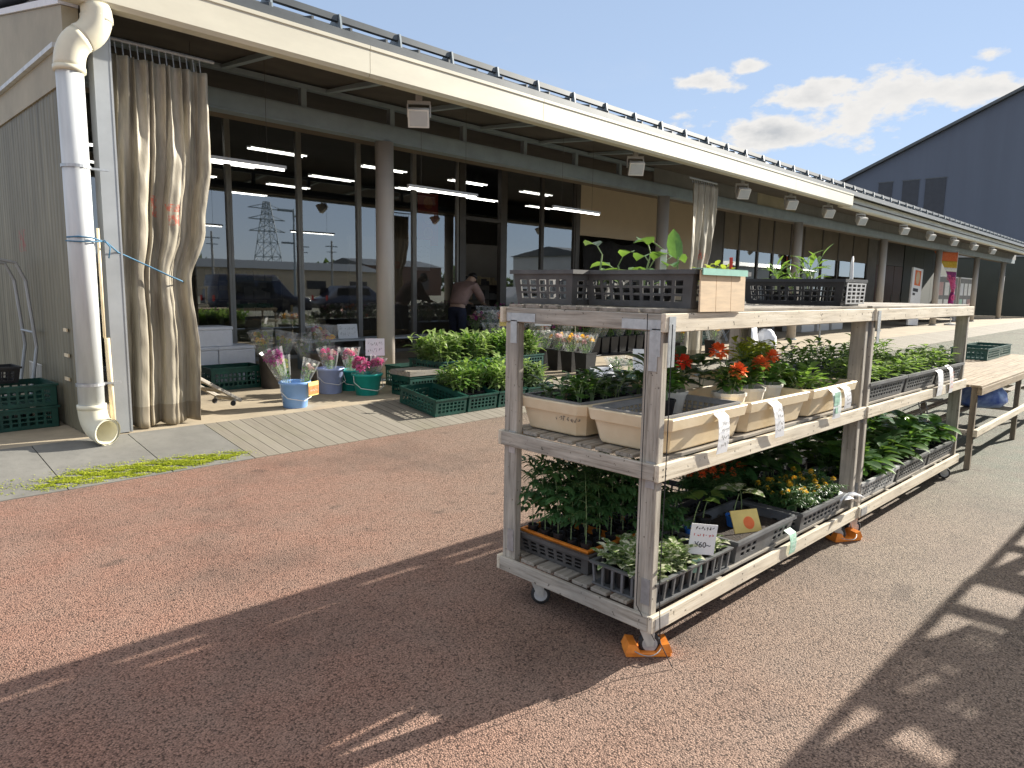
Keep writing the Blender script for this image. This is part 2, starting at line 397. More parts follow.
def curtain_mat():
    m,nt,b=nodes('stained_vinyl_curtain'); v=coords(nt)
    n=noise(nt,coords(nt,(5,5,.6)),1.6,7,.68)
    c=ramp(nt,n,[(.30,(.17,.145,.11)),(.5,(.40,.36,.275)),(.70,(.61,.55,.43))])
    sx=nt.nodes.new('ShaderNodeSeparateXYZ'); nt.links.new(v,sx.inputs[0])
    hem=nt.nodes.new('ShaderNodeMath'); hem.operation='COMPARE'; nt.links.new(sx.outputs[2],hem.inputs[0]); hem.inputs[1].default_value=.2; hem.inputs[2].default_value=.16
    c=mixc(nt,hem.outputs[0],c,mixc(nt,.5,c,(.17,.13,.08)))
    def band(o,a,bq):
        q=nt.nodes.new('ShaderNodeMath'); q.operation='COMPARE'; nt.links.new(sx.outputs[o],q.inputs[0]); q.inputs[1].default_value=(a+bq)/2; q.inputs[2].default_value=abs(bq-a)/2; return q.outputs[0]
    def mul(*a):
        r=a[0]
        for k in a[1:]:
            q=nt.nodes.new('ShaderNodeMath'); q.operation='MULTIPLY'; nt.links.new(r,q.inputs[0]); nt.links.new(k,q.inputs[1]); r=q.outputs[0]
        return r
    bl=ramp(nt,noise(nt,coords(nt,(1,1,1)),30,2),[(.42,(.05,.05,.05)),(.55,(.75,.75,.75))])
    for rect in ((.30,.365,2.10,2.29),(.425,.54,2.155,2.225),(.43,.53,2.03,2.13)):
        c=mixc(nt,mul(band(0,rect[0],rect[1]),band(2,rect[2],rect[3]),bl),c,(.62,.10,.05))
    nt.links.new(c,b.inputs['Base Color']); b.inputs['Roughness'].default_value=.5
    bump(nt,b,noise(nt,coords(nt,(3,3,1)),5,5),.25,.02)
    tr=nt.nodes.new('ShaderNodeBsdfTranslucent'); nt.links.new(c,tr.inputs['Color']); mx=nt.nodes.new('ShaderNodeMixShader'); mx.inputs[0].default_value=.18
    nt.links.new(b.outputs[0],mx.inputs[1]); nt.links.new(tr.outputs[0],mx.inputs[2]); nt.links.new(mx.outputs[0],nt.nodes['Material Output'].inputs[0])
    return m
M['curtain']=curtain_mat()

def lettering(txt,size,m,parent,loc,rot,name='lettering',ex=.0006,align='CENTER'):
    cu=bpy.data.curves.new(name,'FONT'); cu.body=txt; cu.size=size; cu.extrude=ex; cu.align_x=align; cu.align_y='CENTER'; cu.materials.append(m)
    cu.resolution_u=3
    t=bpy.data.objects.new(name,cu); COL.objects.link(t)
    me=bpy.data.meshes.new_from_object(t.evaluated_get(bpy.context.evaluated_depsgraph_get())); bpy.data.objects.remove(t)
    o=bpy.data.objects.new(name,me); COL.objects.link(o); o.parent=parent; o.location=loc; o.rotation_euler=rot
    return o

# ------------------------------------------------------------------ world, sun, camera
SUN_AZ=R(-13.2); SUN_EL=R(22.5)
SKY_G=.32; SKY_T=(1.29,1.46,1.76)
w=bpy.data.worlds.new('World'); S.world=w; w.use_nodes=True
nt=w.node_tree; bg=nt.nodes['Background']; bg.inputs[1].default_value=.12
sky=nt.nodes.new('ShaderNodeTexSky'); sky.sky_type='NISHITA'; sky.sun_disc=False
sky.sun_elevation=SUN_EL; sky.sun_rotation=PI/2-SUN_AZ; sky.air_density=.8; sky.dust_density=0.; sky.ozone_density=1.6
# clouds: noise on the direction, gathered low in the sky beyond the roof and thinly elsewhere
tc=nt.nodes.new('ShaderNodeTexCoord')
sx=nt.nodes.new('ShaderNodeSeparateXYZ'); nt.links.new(tc.outputs['Generated'],sx.inputs[0])
def math_(op,a,b=None,c=None,clamp=False):
    q=nt.nodes.new('ShaderNodeMath'); q.operation=op; q.use_clamp=clamp
    for i,v in enumerate((a,b,c)):
        if v is None: continue
        if isinstance(v,(int,float)): q.inputs[i].default_value=v
        else: nt.links.new(v,q.inputs[i])
    return q.outputs[0]
az=math_('ARCTAN2',sx.outputs[1],sx.outputs[0]); el=math_('ARCSINE',sx.outputs[2])
def bank(a0,e0,sa,se):
    u=math_('DIVIDE',math_('SUBTRACT',az,R(a0)),R(sa)); v=math_('DIVIDE',math_('SUBTRACT',el,R(e0)),R(se))
    return math_('SUBTRACT',1.,math_('SQRT',math_('ADD',math_('MULTIPLY',u,u),math_('MULTIPLY',v,v))))
cb=nt.nodes.new('ShaderNodeCombineXYZ'); nt.links.new(az,cb.inputs[0]); nt.links.new(math_('MULTIPLY',el,1.9),cb.inputs[1])
n1=noise(nt,cb.outputs[0],17.,8,.58); n2=noise(nt,cb.outputs[0],4.,3,.5)
bk=bank(24.2,11.6,8.,1.7)
for q in ((16.6,13.5,5.6,2.0),(21.8,13.9,4.,1.5),(29.2,15.3,2.6,.9),(26.6,16.1,1.7,.6),(11.6,13.1,3.,1.1),(11.3,15.3,1.3,.5)): bk=math_('MAXIMUM',bk,bank(*q))
cl=math_('ADD',math_('MULTIPLY',math_('MAXIMUM',bk,-1.2),.6),math_('MULTIPLY',math_('SUBTRACT',n1,.5),1.9))
cover=math_('MULTIPLY_ADD',cl,4.2,-.15,True)
wisp=math_('MULTIPLY',math_('SUBTRACT',noise(nt,cb.outputs[0],3.,6,.55),.60),1.3,None,True)
cover=math_('MAXIMUM',cover,math_('MULTIPLY',wisp,.5))
thick=math_('MULTIPLY_ADD',cl,1.7,-.55,True)
ccol=mixc(nt,math_('MULTIPLY',thick,math_('MULTIPLY_ADD',n2,2.4,-.55,True)),(3.0,2.95,2.88),(1.75,1.84,1.96))
gm=nt.nodes.new('ShaderNodeGamma'); gm.inputs[1].default_value=SKY_G; nt.links.new(sky.outputs[0],gm.inputs[0])
skyb=mixc(nt,1.,gm.outputs[0],SKY_T,'MULTIPLY')
# pale layer added overhead and behind the camera to lift the shade
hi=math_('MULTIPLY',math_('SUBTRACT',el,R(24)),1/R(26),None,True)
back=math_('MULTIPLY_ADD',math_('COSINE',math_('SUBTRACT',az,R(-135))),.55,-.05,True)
sky_fill=math_('MULTIPLY',math_('MAXIMUM',hi,back),math_('MULTIPLY_ADD',n2,.7,.38,True))
skyb=mixc(nt,sky_fill,skyb,(3.3,3.1,2.9))
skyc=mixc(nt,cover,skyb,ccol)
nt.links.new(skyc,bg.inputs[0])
sd=bpy.data.lights.new('sun','SUN'); sd.energy=4.8; sd.angle=R(.53); sd.color=(1,.93,.82)
so=bpy.data.objects.new('sun',sd); COL.objects.link(so)
so.rotation_euler=Vector((math.cos(SUN_EL)*math.cos(SUN_AZ),math.cos(SUN_EL)*math.sin(SUN_AZ),math.sin(SUN_EL))).to_track_quat('Z','Y').to_euler()
cd=bpy.data.cameras.new('camera'); cam=bpy.data.objects.new('camera',cd); COL.objects.link(cam); S.camera=cam
cd.sensor_width=36; cd.lens=699.2/1024*36; cd.clip_start=.05; cd.clip_end=2000
r_=Vector((0.69669502,-0.71719799,0.01559111)); u_=Vector((0.08636358,0.10543074,0.99066931)); f_=Vector((0.71214983,0.68884788,-0.13539286))
cam.matrix_world=Matrix(((r_.x,u_.x,-f_.x,0),(r_.y,u_.y,-f_.y,0),(r_.z,u_.z,-f_.z,1.5),(0,0,0,1)))
S.view_settings.view_transform='Standard'; S.view_settings.look='None'; S.view_settings.exposure=1.3; S.view_settings.gamma=1
S.cycles.max_bounces=8; S.cycles.transparent_max_bounces=24; S.cycles.caustics_reflective=False; S.cycles.caustics_refractive=False
S.cycles.sample_clamp_indirect=6

# ------------------------------------------------------------------ setting
RY0,RY1,FZ=5.72,6.78,.15          # ramp from the asphalt up to the porch floor
def rz_at(y): return 0 if y<RY0 else min(FZ,(y-RY0)/(RY1-RY0)*FZ)
b=MB(); n=90
b.poly([(-500,-500,0),(500,-500,0),(500,500,0),(-500,500,0)])
tag(b.build('ground',M['asphalt']),kind='structure')
def ramp_sheet(name,x0,x1,m):
    b=MB(); b.hexa([(x0,RY0,-.05),(x1,RY0,-.05),(x1,RY1,-.05),(x0,RY1,-.05),(x0,RY0,.006),(x1,RY0,.006),(x1,RY1,FZ),(x0,RY1,FZ)])
    return tag(b.build(name,m),kind='structure')
ramp_sheet('plank_path',2.72,60,M['planks'])
for k,(x0,x1) in enumerate(((-4.5,-.2),(-.192,.55),(.558,1.30),(1.308,2.03),(2.038,2.712))):
    ramp_sheet('concrete_path',x0,x1,M['slab'])
b=MB(); b.box((-30,RY1+.004,-.05),(90,30,FZ)); tag(b.build('floor',M['floor']),kind='structure')
# moss creeping over the joints of the slabs
b=MB()
rg=random.Random(3)
PATCH=[(1.50,5.91,.22,.12,4),(1.82,5.88,.24,.12,5.5),(2.15,5.88,.24,.10,4.5),(2.48,5.87,.18,.07,2.6),(1.25,5.86,.12,.08,.9),(.85,5.95,.25,.12,.35),(.45,5.85,.15,.08,.25)]
tot=sum(q[4] for q in PATCH)
for k in range(26000):
    r=rg.random()*tot
    for q in PATCH:
        r-=q[4]
        if r<=0: break
    x=rg.gauss(q[0],q[2]*.6); y=rg.gauss(q[1],q[3]*.62)
    if math.sin(x*23.7+y*29)+math.sin(x*41+y*67)+math.sin(x*9-y*53)<-.75 and rg.random()<.9: continue
    if not (RY0+.02<y<6.3): continue
    z=rz_at(y)+.006; s=rg.uniform(.005,.012); a=rg.uniform(0,6.28)
    p=Vector((x,y,z+rg.uniform(0,.004))); d=Vector((math.cos(a),math.sin(a),rg.uniform(.05,.5))); sd=Vector((-math.sin(a),math.cos(a),0))
    b.poly([p-sd*s*.4,p+sd*s*.4,p+d*s+sd*s*.3,p+d*s-sd*s*.3])
tag(b.build('moss',M['moss']),kind='stuff',label='bright yellow green moss along the edge of the concrete slabs')

# ------------------------------------------------------------------ the market building
EX0,EX1=1.72,53.0
mk=empty('market_building',(EX0,6.7,0))
tag(mk,'long low market building with cream eave, round columns and dark shop windows','building')
def part(b,name,m,parent=mk,smooth=False):
    o=b.build(name,m,None,smooth)
    o.parent=parent
    if parent is mk: o.matrix_parent_inverse=Matrix.Translation(-Vector((EX0,6.7,0)))
    return o
# roof with standing seams, underside
def roofz(y): return 4.13+.2*(y-6.62)
b=MB(); RX=2.45; b.hexa([(RX,6.62,roofz(6.62)-.11),(EX1,6.62,roofz(6.62)-.11),(EX1,32,roofz(32)-.05),(RX,32,roofz(32)-.05),(RX,6.62,roofz(6.62)),(EX1,6.62,roofz(6.62)),(EX1,32,roofz(32)),(RX,32,roofz(32))])
x=RX+.1
while x<EX1: b.hexa([(x,6.64,roofz(6.64)),(x+.025,6.64,roofz(6.64)),(x+.025,32,roofz(32)),(x,32,roofz(32)),(x,6.64,roofz(6.64)+.04),(x+.025,6.64,roofz(6.64)+.04),(x+.025,32,roofz(32)+.04),(x,32,roofz(32)+.04)]); x+=.45
roof=part(b,'roof',M['roofmetal'])
b=MB(); b.box((EX0-.02,6.60,4.031),(RX-.004,6.80,4.12)); b.hexa([(EX0+.06,6.81,3.90),(RX-.004,6.81,3.90),(RX-.004,31,8.5),(EX0+.06,31,8.5),(EX0+.06,6.81,3.915),(RX-.004,6.81,3.915),(RX-.004,31,8.52),(EX0+.06,31,8.52)])
part(b,'verge_flashing',M['roofmetal'])
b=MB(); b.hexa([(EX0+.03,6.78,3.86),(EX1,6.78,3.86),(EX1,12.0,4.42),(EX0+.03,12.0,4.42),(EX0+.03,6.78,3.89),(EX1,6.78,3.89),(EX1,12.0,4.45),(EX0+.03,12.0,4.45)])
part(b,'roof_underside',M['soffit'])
# eave gutter box: nearer run stands forward of the farther run
def eave(x0,x1,y0,z0,z1,name='eave_fascia'):
    b=MB()
    prof=[(y0,z0+.035),(y0+.03,z0),(y0+.155,z0),(y0+.155,z1-.02),(y0+.02,z1-.02),(y0+.02,z1),(y0-.012,z1),(y0-.012,z1-.035),(y0,z1-.045)]
    b.loft([[(x,y,z) for y,z in prof] for x in (x0,x1)],True,True)
    return part(b,name,M['fascia'])
xs=[EX0-.02,4.55,7.33,10.1,12.9,15.7,19.3]
for a,c in zip(xs,xs[1:]): eave(a+.003,c-.003,6.58,3.715,4.03)
xs=[19.3+3.4*k for k in range(11)]
for a,c in zip(xs,xs[1:]): eave(a+.003,min(c,EX1)-.003,6.80,3.735,4.03)
# snow guard: rail on brackets along the roof edge
b=MB(); b.box((EX0+.9,6.80,4.265),(EX1,6.86,4.33)); b.tube([(EX0+.9,6.99,4.27),(EX1,6.99,4.27)],.018,6)
sg=part(b,'snow_guard',M['roofmetal'])
b=MB(); x=2.75
while x<EX1:
    b.hexa([(x,6.755,4.165),(x+.024,6.755,4.165),(x+.024,7.05,4.225),(x,7.05,4.225),(x,6.785,4.334),(x+.024,6.785,4.334),(x+.024,6.875,4.345),(x,6.875,4.345)]); x+=.78
tag(part(b,'snow_guard_bracket',M['greysteel'],sg),kind='stuff')
# beam, purlin and struts
b=MB(); b.box((EX0+.2,8.27,3.49),(EX1,8.45,3.515)); b.box((EX0+.2,8.28,3.70),(EX1,8.44,3.72)); b.box((EX0+.2,8.34,3.515),(EX1,8.38,3.70)); b.box((EX0+.2,8.265,3.517),(EX1,8.279,3.698))
part(b,'beam',M['greysteel'])
b=MB(); b.box((EX0+.2,8.30,3.945),(12.7,8.40,4.0)); part(b,'purlin',M['greysteel'])
x=3.35
while x<12.6:
    b=MB(); b.box((x,8.31,3.721),(x+.075,8.39,3.944)); part(b,'strut',M['greysteel'])
    b=MB(); b.hexa([(x+.35,6.76,3.82),(x+.42,6.76,3.82),(x+.42,8.30,3.955),(x+.35,8.30,3.955),(x+.35,6.76,3.90),(x+.42,6.76,3.90),(x+.42,8.30,3.99),(x+.35,8.30,3.99)]); part(b,'rafter_bracket',M['greysteel'])
    x+=1.36
for xa,xb in ((2.0,3.05),(11.9,12.95)):
    b=MB(); b.tube([(xa,7.0,3.60),(xb,7.0,3.60)],.016,6); part(b,'curtain_rail',M['gal'])
# grey panels above the beam farther along, brown strip under the ceiling
x=12.72
k=0
while x<EX1-1:
    b=MB(); b.box((x,8.31,3.723),(x+2.38,8.35,4.06)); part(b,'upper_panel',M['tan_band'] if k in (2,) else M['panelgrey']); x+=2.4; k+=1
b=MB(); b.box((EX0+.2,8.46,3.505),(EX1,8.75,3.53)); part(b,'beam_flashing',M['soffit2'])
# columns
for x in (6.0,13.2,20.3,28.0,35.7,43.2,50.2):
    b=MB(); b.lathe([(.128,FZ+.001),(.128,3.489)],20,(x,8.36,0)); c=part(b,'column',M['colpaint'],mk,True)
    b=MB(); b.lathe([(.165,FZ+.002),(.165,FZ+.02),(.135,FZ+.03)],20,(x,8.36,0)); part(b,'collar',M['greysteel'],c)
# corner post
b=MB(); b.box((1.95,6.80,.16),(1.965,6.95,3.83)); b.box((2.075,6.80,.16),(2.09,6.95,3.83)); b.box((1.966,6.803,.16),(2.074,6.82,3.83)); part(b,'corner_post',M['gal'])
# side (gable) wall of ribbed sheet, verge board, trim
X=1.75
b=MB(); y=6.99
pts=[]
while y<24:
    pts+= [(X,y),(X,y+.045),(X-.004,y+.06),(X-.004,y+.09)]; y+=.105
b.loft([[(px,py,z) for px,py in pts] for z in (FZ+.01,3.14)],close=False); b.box((X+.005,6.99,FZ),(X+.12,24,3.14))
part(b,'side_wall',M['sheet'])
b=MB(); b.hexa([(X-.02,6.93,3.12),(X+.12,6.93,3.12),(X+.12,24,3.12),(X-.02,24,3.12),(X-.02,6.93,3.40),(X+.12,6.93,3.40),(X+.12,24,3.40),(X-.02,24,3.40)]); part(b,'verge_board',M['tan_band'])
b=MB(); b.box((X-.06,6.93,3.402),(X+.10,24,3.44)); part(b,'white_trim',M['pvc'])
b=MB(); b.hexa([(X-.01,6.80,3.445),(X+.11,6.80,3.445),(X+.11,24,3.445),(X-.01,24,3.445),(X-.01,6.80,roofz(6.8)-.46),(X+.11,6.80,roofz(6.8)-.46),(X+.11,24,roofz(24)-.46),(X-.01,24,roofz(24)-.46)]); part(b,'gable_panel',M['tan_band'])
b=MB(); b.hexa([(X-.03,6.80,roofz(6.8)-.455),(X+.115,6.80,roofz(6.8)-.455),(X+.115,24,roofz(24)-.455),(X-.03,24,roofz(24)-.455),(X-.03,6.80,roofz(6.8)-.40),(X+.115,6.80,roofz(6.8)-.40),(X+.115,24,roofz(24)-.40),(X-.03,24,roofz(24)-.40)]); part(b,'gable_flashing',M['foam'])
for y,z,l in ((7.25,1.05,.10),(7.25,.82,.13),(7.28,.60,.14)):
    b=MB(); b.box((X-.025,y,z),(X-.013,y+l,z+.03)); part(b,'patch',M['cream'])

# ---- shop front
GY=11.85
def window(x0,x1,z0,z1,fm,fw=.05,blind=False):
    b=MB()
    b.box((x0,GY-.04,z0),(x0+fw,GY+.04,z1)); b.box((x1-fw,GY-.04,z0),(x1,GY+.04,z1))
    b.box((x0+fw,GY-.036,z1-fw),(x1-fw,GY+.036,z1)); b.box((x0+fw,GY-.036,z0),(x1-fw,GY+.036,z0+fw*1.4))
    f=part(b,'window',fm)
    zt=z1-fw
    if blind:
        b=MB(); b.box((x0+fw,GY-.02,2.98),(x1-fw,GY+.02,z1-fw)); part(b,'upper_panel',M['blind'],f); zt=2.978
    b=MB(); b.poly([(x0+fw,GY,z0+fw),(x1-fw,GY,z0+fw),(x1-fw,GY,zt),(x0+fw,GY,zt)]); part(b,'pane',M['glass'],f)
ms=[2.55,3.95,5.32,6.62,7.88,9.23,10.45]
for a,c in zip(ms,ms[1:]): window(a+.002,c-.002,FZ+.005,4.35,M['alu'],.045)
b=MB(); b.box((10.46,GY-.06,FZ+.005),(10.64,GY+.06,4.35)); b.box((11.74,GY-.06,FZ+.005),(11.9,GY+.06,4.35)); b.box((10.645,GY-.055,3.0),(11.735,GY+.055,3.08)); part(b,'door_frame',M['darkalu'])
for a,c in ((11.91,13.22),(13.22,14.5)): window(a+.002,c-.002,FZ+.005,4.35,M['darkalu'],.05)
for xa,xb in ((14.51,14.68),(18.4,18.85),(20.9,22.45)):
    b=MB(); b.box((xa,GY-.05,FZ),(xb,GY+.05,4.35)); part(b,'wall_pier',M['darkalu'])
b=MB(); b.box((14.69,GY-.03,2.92),(18.39,GY+.03,4.35)); part(b,'roll_screen',M['beige'])
b=MB(); b.box((18.86,GY-.03,.9),(20.89,GY+.03,4.35)); part(b,'roll_screen',M['beige'])
ms=[22.5,23.7,25.2,26.5,28.1,29.4,31.4,33.3,35.2,37.25]
for a,c in zip(ms,ms[1:]): window(a+.002,c-.002,FZ+.005,4.35,M['darkalu'],.06,True)
b=MB(); b.box((37.3,GY-.05,FZ),(38.6,GY+.05,4.35)); part(b,'wall_pier',M['panelgrey'])
for a in (38.7,40.2,41.7):
    b=MB(); b.box((a,GY-.03,FZ),(a+1.45,GY+.03,3.0)); d=part(b,'wooden_door',M['doorwood'])
    b=MB(); b.box((a+1.3,GY-.06,1.0),(a+1.34,GY-.031,1.5)); part(b,'handle',M['gal'],d)
b=MB(); b.box((38.7,GY-.02,3.02),(43.2,GY+.02,4.35)); part(b,'transom',M['darkalu'])
x=43.3
while x<52.5:
    b=MB(); b.box((x,GY-.04,FZ),(x+1.9,GY+.04,4.35)); part(b,'wall_panel',M['panelgrey'] if int(x*3)%3 else M['darkgreen']); x+=1.93
b=MB(); b.box((1.87,GY-.05,FZ),(2.54,GY+.05,4.35)); part(b,'wall_pier',M['panelgrey'])
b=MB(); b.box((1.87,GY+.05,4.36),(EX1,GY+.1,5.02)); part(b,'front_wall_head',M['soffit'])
# inside of the shop
b=MB(); b.box((1.9,GY+.06,FZ+.001),(EX1,25,FZ+.012)); part(b,'shop_floor',M['ifloor'])
b=MB(); b.box((1.9,24.9,FZ+.02),(EX1,25,4.94)); b.box((EX1-.1,GY+.1,FZ+.02),(EX1,24.9,4.94)); b.box((1.88,GY+.1,FZ+.02),(1.95,24.9,4.94)); part(b,'inner_wall',M['interior'])
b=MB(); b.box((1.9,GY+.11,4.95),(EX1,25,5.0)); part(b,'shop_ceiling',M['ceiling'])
b=MB(); b.box((11.0,17.0,FZ+.02),(19.5,17.1,2.9)); part(b,'partition',M['interior'])

# ---- lit strip lamps
def make_tube(name,label,group,cord):
    b=MB(); b.box((-.62,-.022,.026),(.62,.022,.06))
    o=b.build(name,M['lampbox']); tag(o,label,'strip light',group)
    t=MB(); t.tube([(-.6,0,.012),(.6,0,.012)],.013,8); t.build('lit_tube',M['tube'],o)
    for x in (-.4,.4):
        c=MB(); c.tube([(x,0,.06),(x,0,.06+cord)],.0025,4); c.build('hanger',M['soffit'],o)
    return o
pl=make_tube('strip_light','','strip lights hanging under the porch roof',1.1)
for x,l in ((3.47,'lit strip light under the porch, nearest the gathered curtain at the left corner'),(6.45,'lit strip light under the porch, in front of the open sliding door'),(9.36,'lit strip light under the porch, beside the beige roll screen')):
    inst(pl,(x,7.6,2.78),0,l)
ic=make_tube('indoor_light','lit strip light under the ceiling inside the shop','strip lights inside the shop',.4)
for y in (13.6,15.8,18.,20.5):
    for x in (4.6,7.2,9.8,12.4,15.,17.6):
        if y>16.5 and x>11: continue
        inst(ic,(x,y,4.15),0)
        inst(ic,(x,y+.16,4.15),0)

# ---- floodlights under the eave
def make_flood():
    r=empty('floodlight'); tag(r,'','floodlight','floodlights along the eave')
    b=MB(); b.box((-.03,-.03,.13),(.03,.03,.24)); b.box((-.11,-.015,.10),(.11,.015,.13)); b.box((-.115,-.014,-.02),(-.102,.014,.10)); b.box((.102,-.014,-.02),(.115,.014,.10)); b.build('bracket',M['lampbox'],r)
    b=MB(); b.X=Matrix.Rotation(R(30),4,'X')
    b.loft([[(-.10,-.11,-.085),(.10,-.11,-.085),(.10,-.11,.085),(-.10,-.11,.085)],[(-.10,-.06,-.085),(.10,-.06,-.085),(.10,-.06,.085),(-.10,-.06,.085)],[(-.07,.05,-.06),(.07,.05,-.06),(.07,.05,.06),(-.07,.05,.06)]],True,True)
    for z in (-.04,-.02,0,.02,.04): b.box((-.065,.051,z-.004),(.065,.08,z+.004))
    b.build('housing',M['white'],r)
    b=MB(); b.X=Matrix.Rotation(R(30),4,'X'); b.box((-.085,-.113,-.07),(.085,-.1105,.07)); b.build('lens',M['lens'],r)
    return r
fl=make_flood()
FLX=[5.5,10.06,13.9,16.3,18.6,21.05,25.05,28.2,31.5,34.9,38.6]
FLN=['first floodlight from the downpipe, on the eave left of the round column','second floodlight from the downpipe, white box on the eave above the beige screen','third floodlight from the downpipe, just right of the far curtain','fourth floodlight from the downpipe, the second right of the far curtain','fifth floodlight from the downpipe, before the tan panel','sixth floodlight from the downpipe, at the end of the forward gutter','seventh floodlight from the downpipe along the eave','eighth floodlight from the downpipe along the eave','ninth floodlight from the downpipe, above the pink banner','tenth floodlight from the downpipe, right of the pink banner','last small floodlight along the eave near the dark wall']
for x,l in zip(FLX,FLN): inst(fl,(x,6.95,3.55),R(-42) if x<12 else R(-35),l,None,1.25)

# ---- downpipe at the corner
px,py=1.745,6.70
dp=empty('downpipe',(px,py,FZ)); tag(dp,'white plastic rain downpipe with cream elbows at the building corner','downpipe')
def P(b,name,m,parent=dp,smooth=True):
    o=b.build(name,m,None,smooth); o.parent=parent
    if parent is dp: o.matrix_parent_inverse=Matrix.Translation(-Vector((px,py,FZ)))
    return o
b=MB(); b.tube([(px,py,.44),(px,py,3.20)],.099,24); P(b,'pipe',M['pvc'])
def arc(p0,p1,p2,n=7): 
    p0,p1,p2=map(Vector,(p0,p1,p2)); return [(1-t)**2*p0+2*t*(1-t)*p1+t*t*p2 for t in [k/n for k in range(n+1)]]
b=MB(); b.tube(arc((px,py,3.19),(px,py,3.38),(px+.10,py-.02,3.45)),.112,24); b.tube([(px,py,3.17),(px,py,3.21)],.118,24); P(b,'elbow',M['pvc_cream'])
b=MB(); b.tube(arc((px+.09,py-.015,3.445),(px+.23,py-.04,3.52),(px+.215,py-.02,3.72),9),.114,24); b.tube([(px+.216,py-.02,3.60),(px+.215,py-.02,3.645)],.12,24); P(b,'elbow',M['pvc_cream'])
b=MB(); b.tube([(px,py,.46),(px,py,.42)],.113,24)
pts=arc((px,py,.45),(px,py,.24),(px+.06,py-.16,.235),8)
b.tube(pts,.110,24,False); b.tube(pts,.098,24,False)
e=Vector(pts[-1]); d=(Vector(pts[-1])-Vector(pts[-2])).normalized(); a1=d.cross(Vector((0,0,1))).normalized(); a2=a1.cross(d)
rg1=[e+a1*math.cos(t*PI/12)*.110+a2*math.sin(t*PI/12)*.110 for t in range(24)]; rg2=[e+a1*math.cos(t*PI/12)*.098+a2*math.sin(t*PI/12)*.098 for t in range(24)]
b.loft([rg1,rg2]); b.tube([e-d*.03,e+d*.012],.118,24,False); P(b,'outlet_elbow',M['pvc_cream'])
for z in (.62,2.42):
    b=MB(); b.tube([(px,py,z),(px,py,z+.025)],.109,24); b.box((px+.11,py-.01,z+.003),(px+.24,py+.02,z+.02)); P(b,'clamp',M['steel'],dp,False)
b=MB(); b.tube([(px+.165,py+.02,.30),(px+.155,py+.02,1.02)],.022,10); b.tube([(px+.14,py+.03,1.02),(px+.14,py+.03,1.95)],.012,8); P(b,'side_conduit',M['cream'])

# ---- gathered vinyl curtains hanging from the rail
def curtain(name,x0,x1,y,z0,z1,tie,waist,seed,label,folds):
    rg=random.Random(seed); b=MB(); nx,nz=folds*26,60; rows=[]
    W=x1-x0
    def lerp(tab,v):
        for (a,p),(c,q) in zip(tab,tab[1:]):
            if v<=c: t=(v-a)/(c-a); t=t*t*(3-2*t); return p+(q-p)*t
        return tab[-1][1]
    # how the two edges run from hem to rail, as shares of the width
    H=z1-z0; tt=(tie-z0)/H
    right=[(0,.74),(tt*.5,.765),(tt,.71),(tt+.25*(1-tt),.88),(tt+.6*(1-tt),.99),(1,1.)]; left=[(0,-.13),(tt,-.06),(1,0)]
    comp=[(rg.uniform(.75,1.25)*f,rg.uniform(0,6.28),a,rg.uniform(-.5,.5)) for f,a in ((folds*.38,1.),(folds*.72,.62),(folds*1.35,.34),(folds*2.6,.10))]
    tops=[rg.uniform(-.35,.35) for _ in range(folds*2+2)]
    def shape(u,v):
        s=0
        for f,p,a,d in comp: s+=a*math.sin(2*PI*f*u+p+d*3*v)
        s=math.tanh(s*1.15)
        k=u*folds*1.6; top=abs(math.sin(k*PI+tops[int(k)]*.6))*2-1
        w=max(0,min(1,(v-.66)/.34)); w=w*w*(3-2*w)
        return s*(1-w)+top*w
    for j in range(nz+1):
        v=j/nz; z=z0+H*v; row=[]
        e0,e1=lerp(left,v),lerp(right,v); sq=math.exp(-((z-tie)/.22)**2)
        amp=.062*(1-.40*sq)*(1-.5*max(0,(v-.6)/.4))
        for i in range(nx+1):
            u=i/nx; q=shape(u,v)
            # soft diagonal tension creases running towards the cord at the right edge
            cr=.010*math.sin((u*9+(z-tie)*5.5))*math.exp(-((z-tie)/.8)**2)*u
            row.append(b.vert((x0+W*(e0+(e1-e0)*u)+.016*math.cos(2*PI*comp[1][0]*u+comp[1][1])*(1-sq*.5),y+amp*q+cr-.02*sq*u+.003*math.sin(z*23+u*40),z+(.014*math.sin(u*17+seed) if j==0 else 0))))
        rows.append(row)
    for r0,r1 in zip(rows,rows[1:]):
        for i in range(nx): b.face((r0[i],r0[i+1],r1[i+1],r1[i]))
    for v in b.v: v-=Vector((x0,y,0))
    o=b.build(name,M['curtain'],None,True,(x0,y,0)); tag(o,label,'curtain','vinyl curtains gathered at the porch')
    md=o.modifiers.new('thickness','SOLIDIFY'); md.thickness=.004
    rb=MB()
    for k in range(folds*2): rb.tube([(W*(k+.5)/(folds*2),.04,z1-.02),(W*(k+.5)/(folds*2),.07,3.60)],.006,5)
    rb.build('hook',M['gal'],o)
    return o
c1=curtain('vinyl_curtain',2.09,2.94,6.93,.17,3.46,1.52,.66,5,'stained beige vinyl curtain with faded red print, gathered beside the white downpipe',7)
tie=[(1.64,6.68,1.86),(1.70,6.60,1.865),(1.80,6.585,1.86),(1.93,6.66,1.83),(2.05,6.80,1.76),(2.2,6.845,1.70),(2.35,6.84,1.63),(2.5,6.84,1.56),(2.60,6.85,1.52),(2.64,6.93,1.51)]
b=MB(); b.tube(tie,.007,6); b.tube([(1.63,6.68,1.83),(1.70,6.595,1.825),(1.81,6.59,1.83),(1.90,6.64,1.84),(1.86,6.78,1.84)],.006,6); b.tube([(1.9,6.63,1.85),(1.94,6.62,1.79),(1.93,6.64,1.70)],.006,5)
tag(b.build('tie_cord',M['cord'],None,True),'thin blue cord tying the near curtain to the white downpipe','cord')
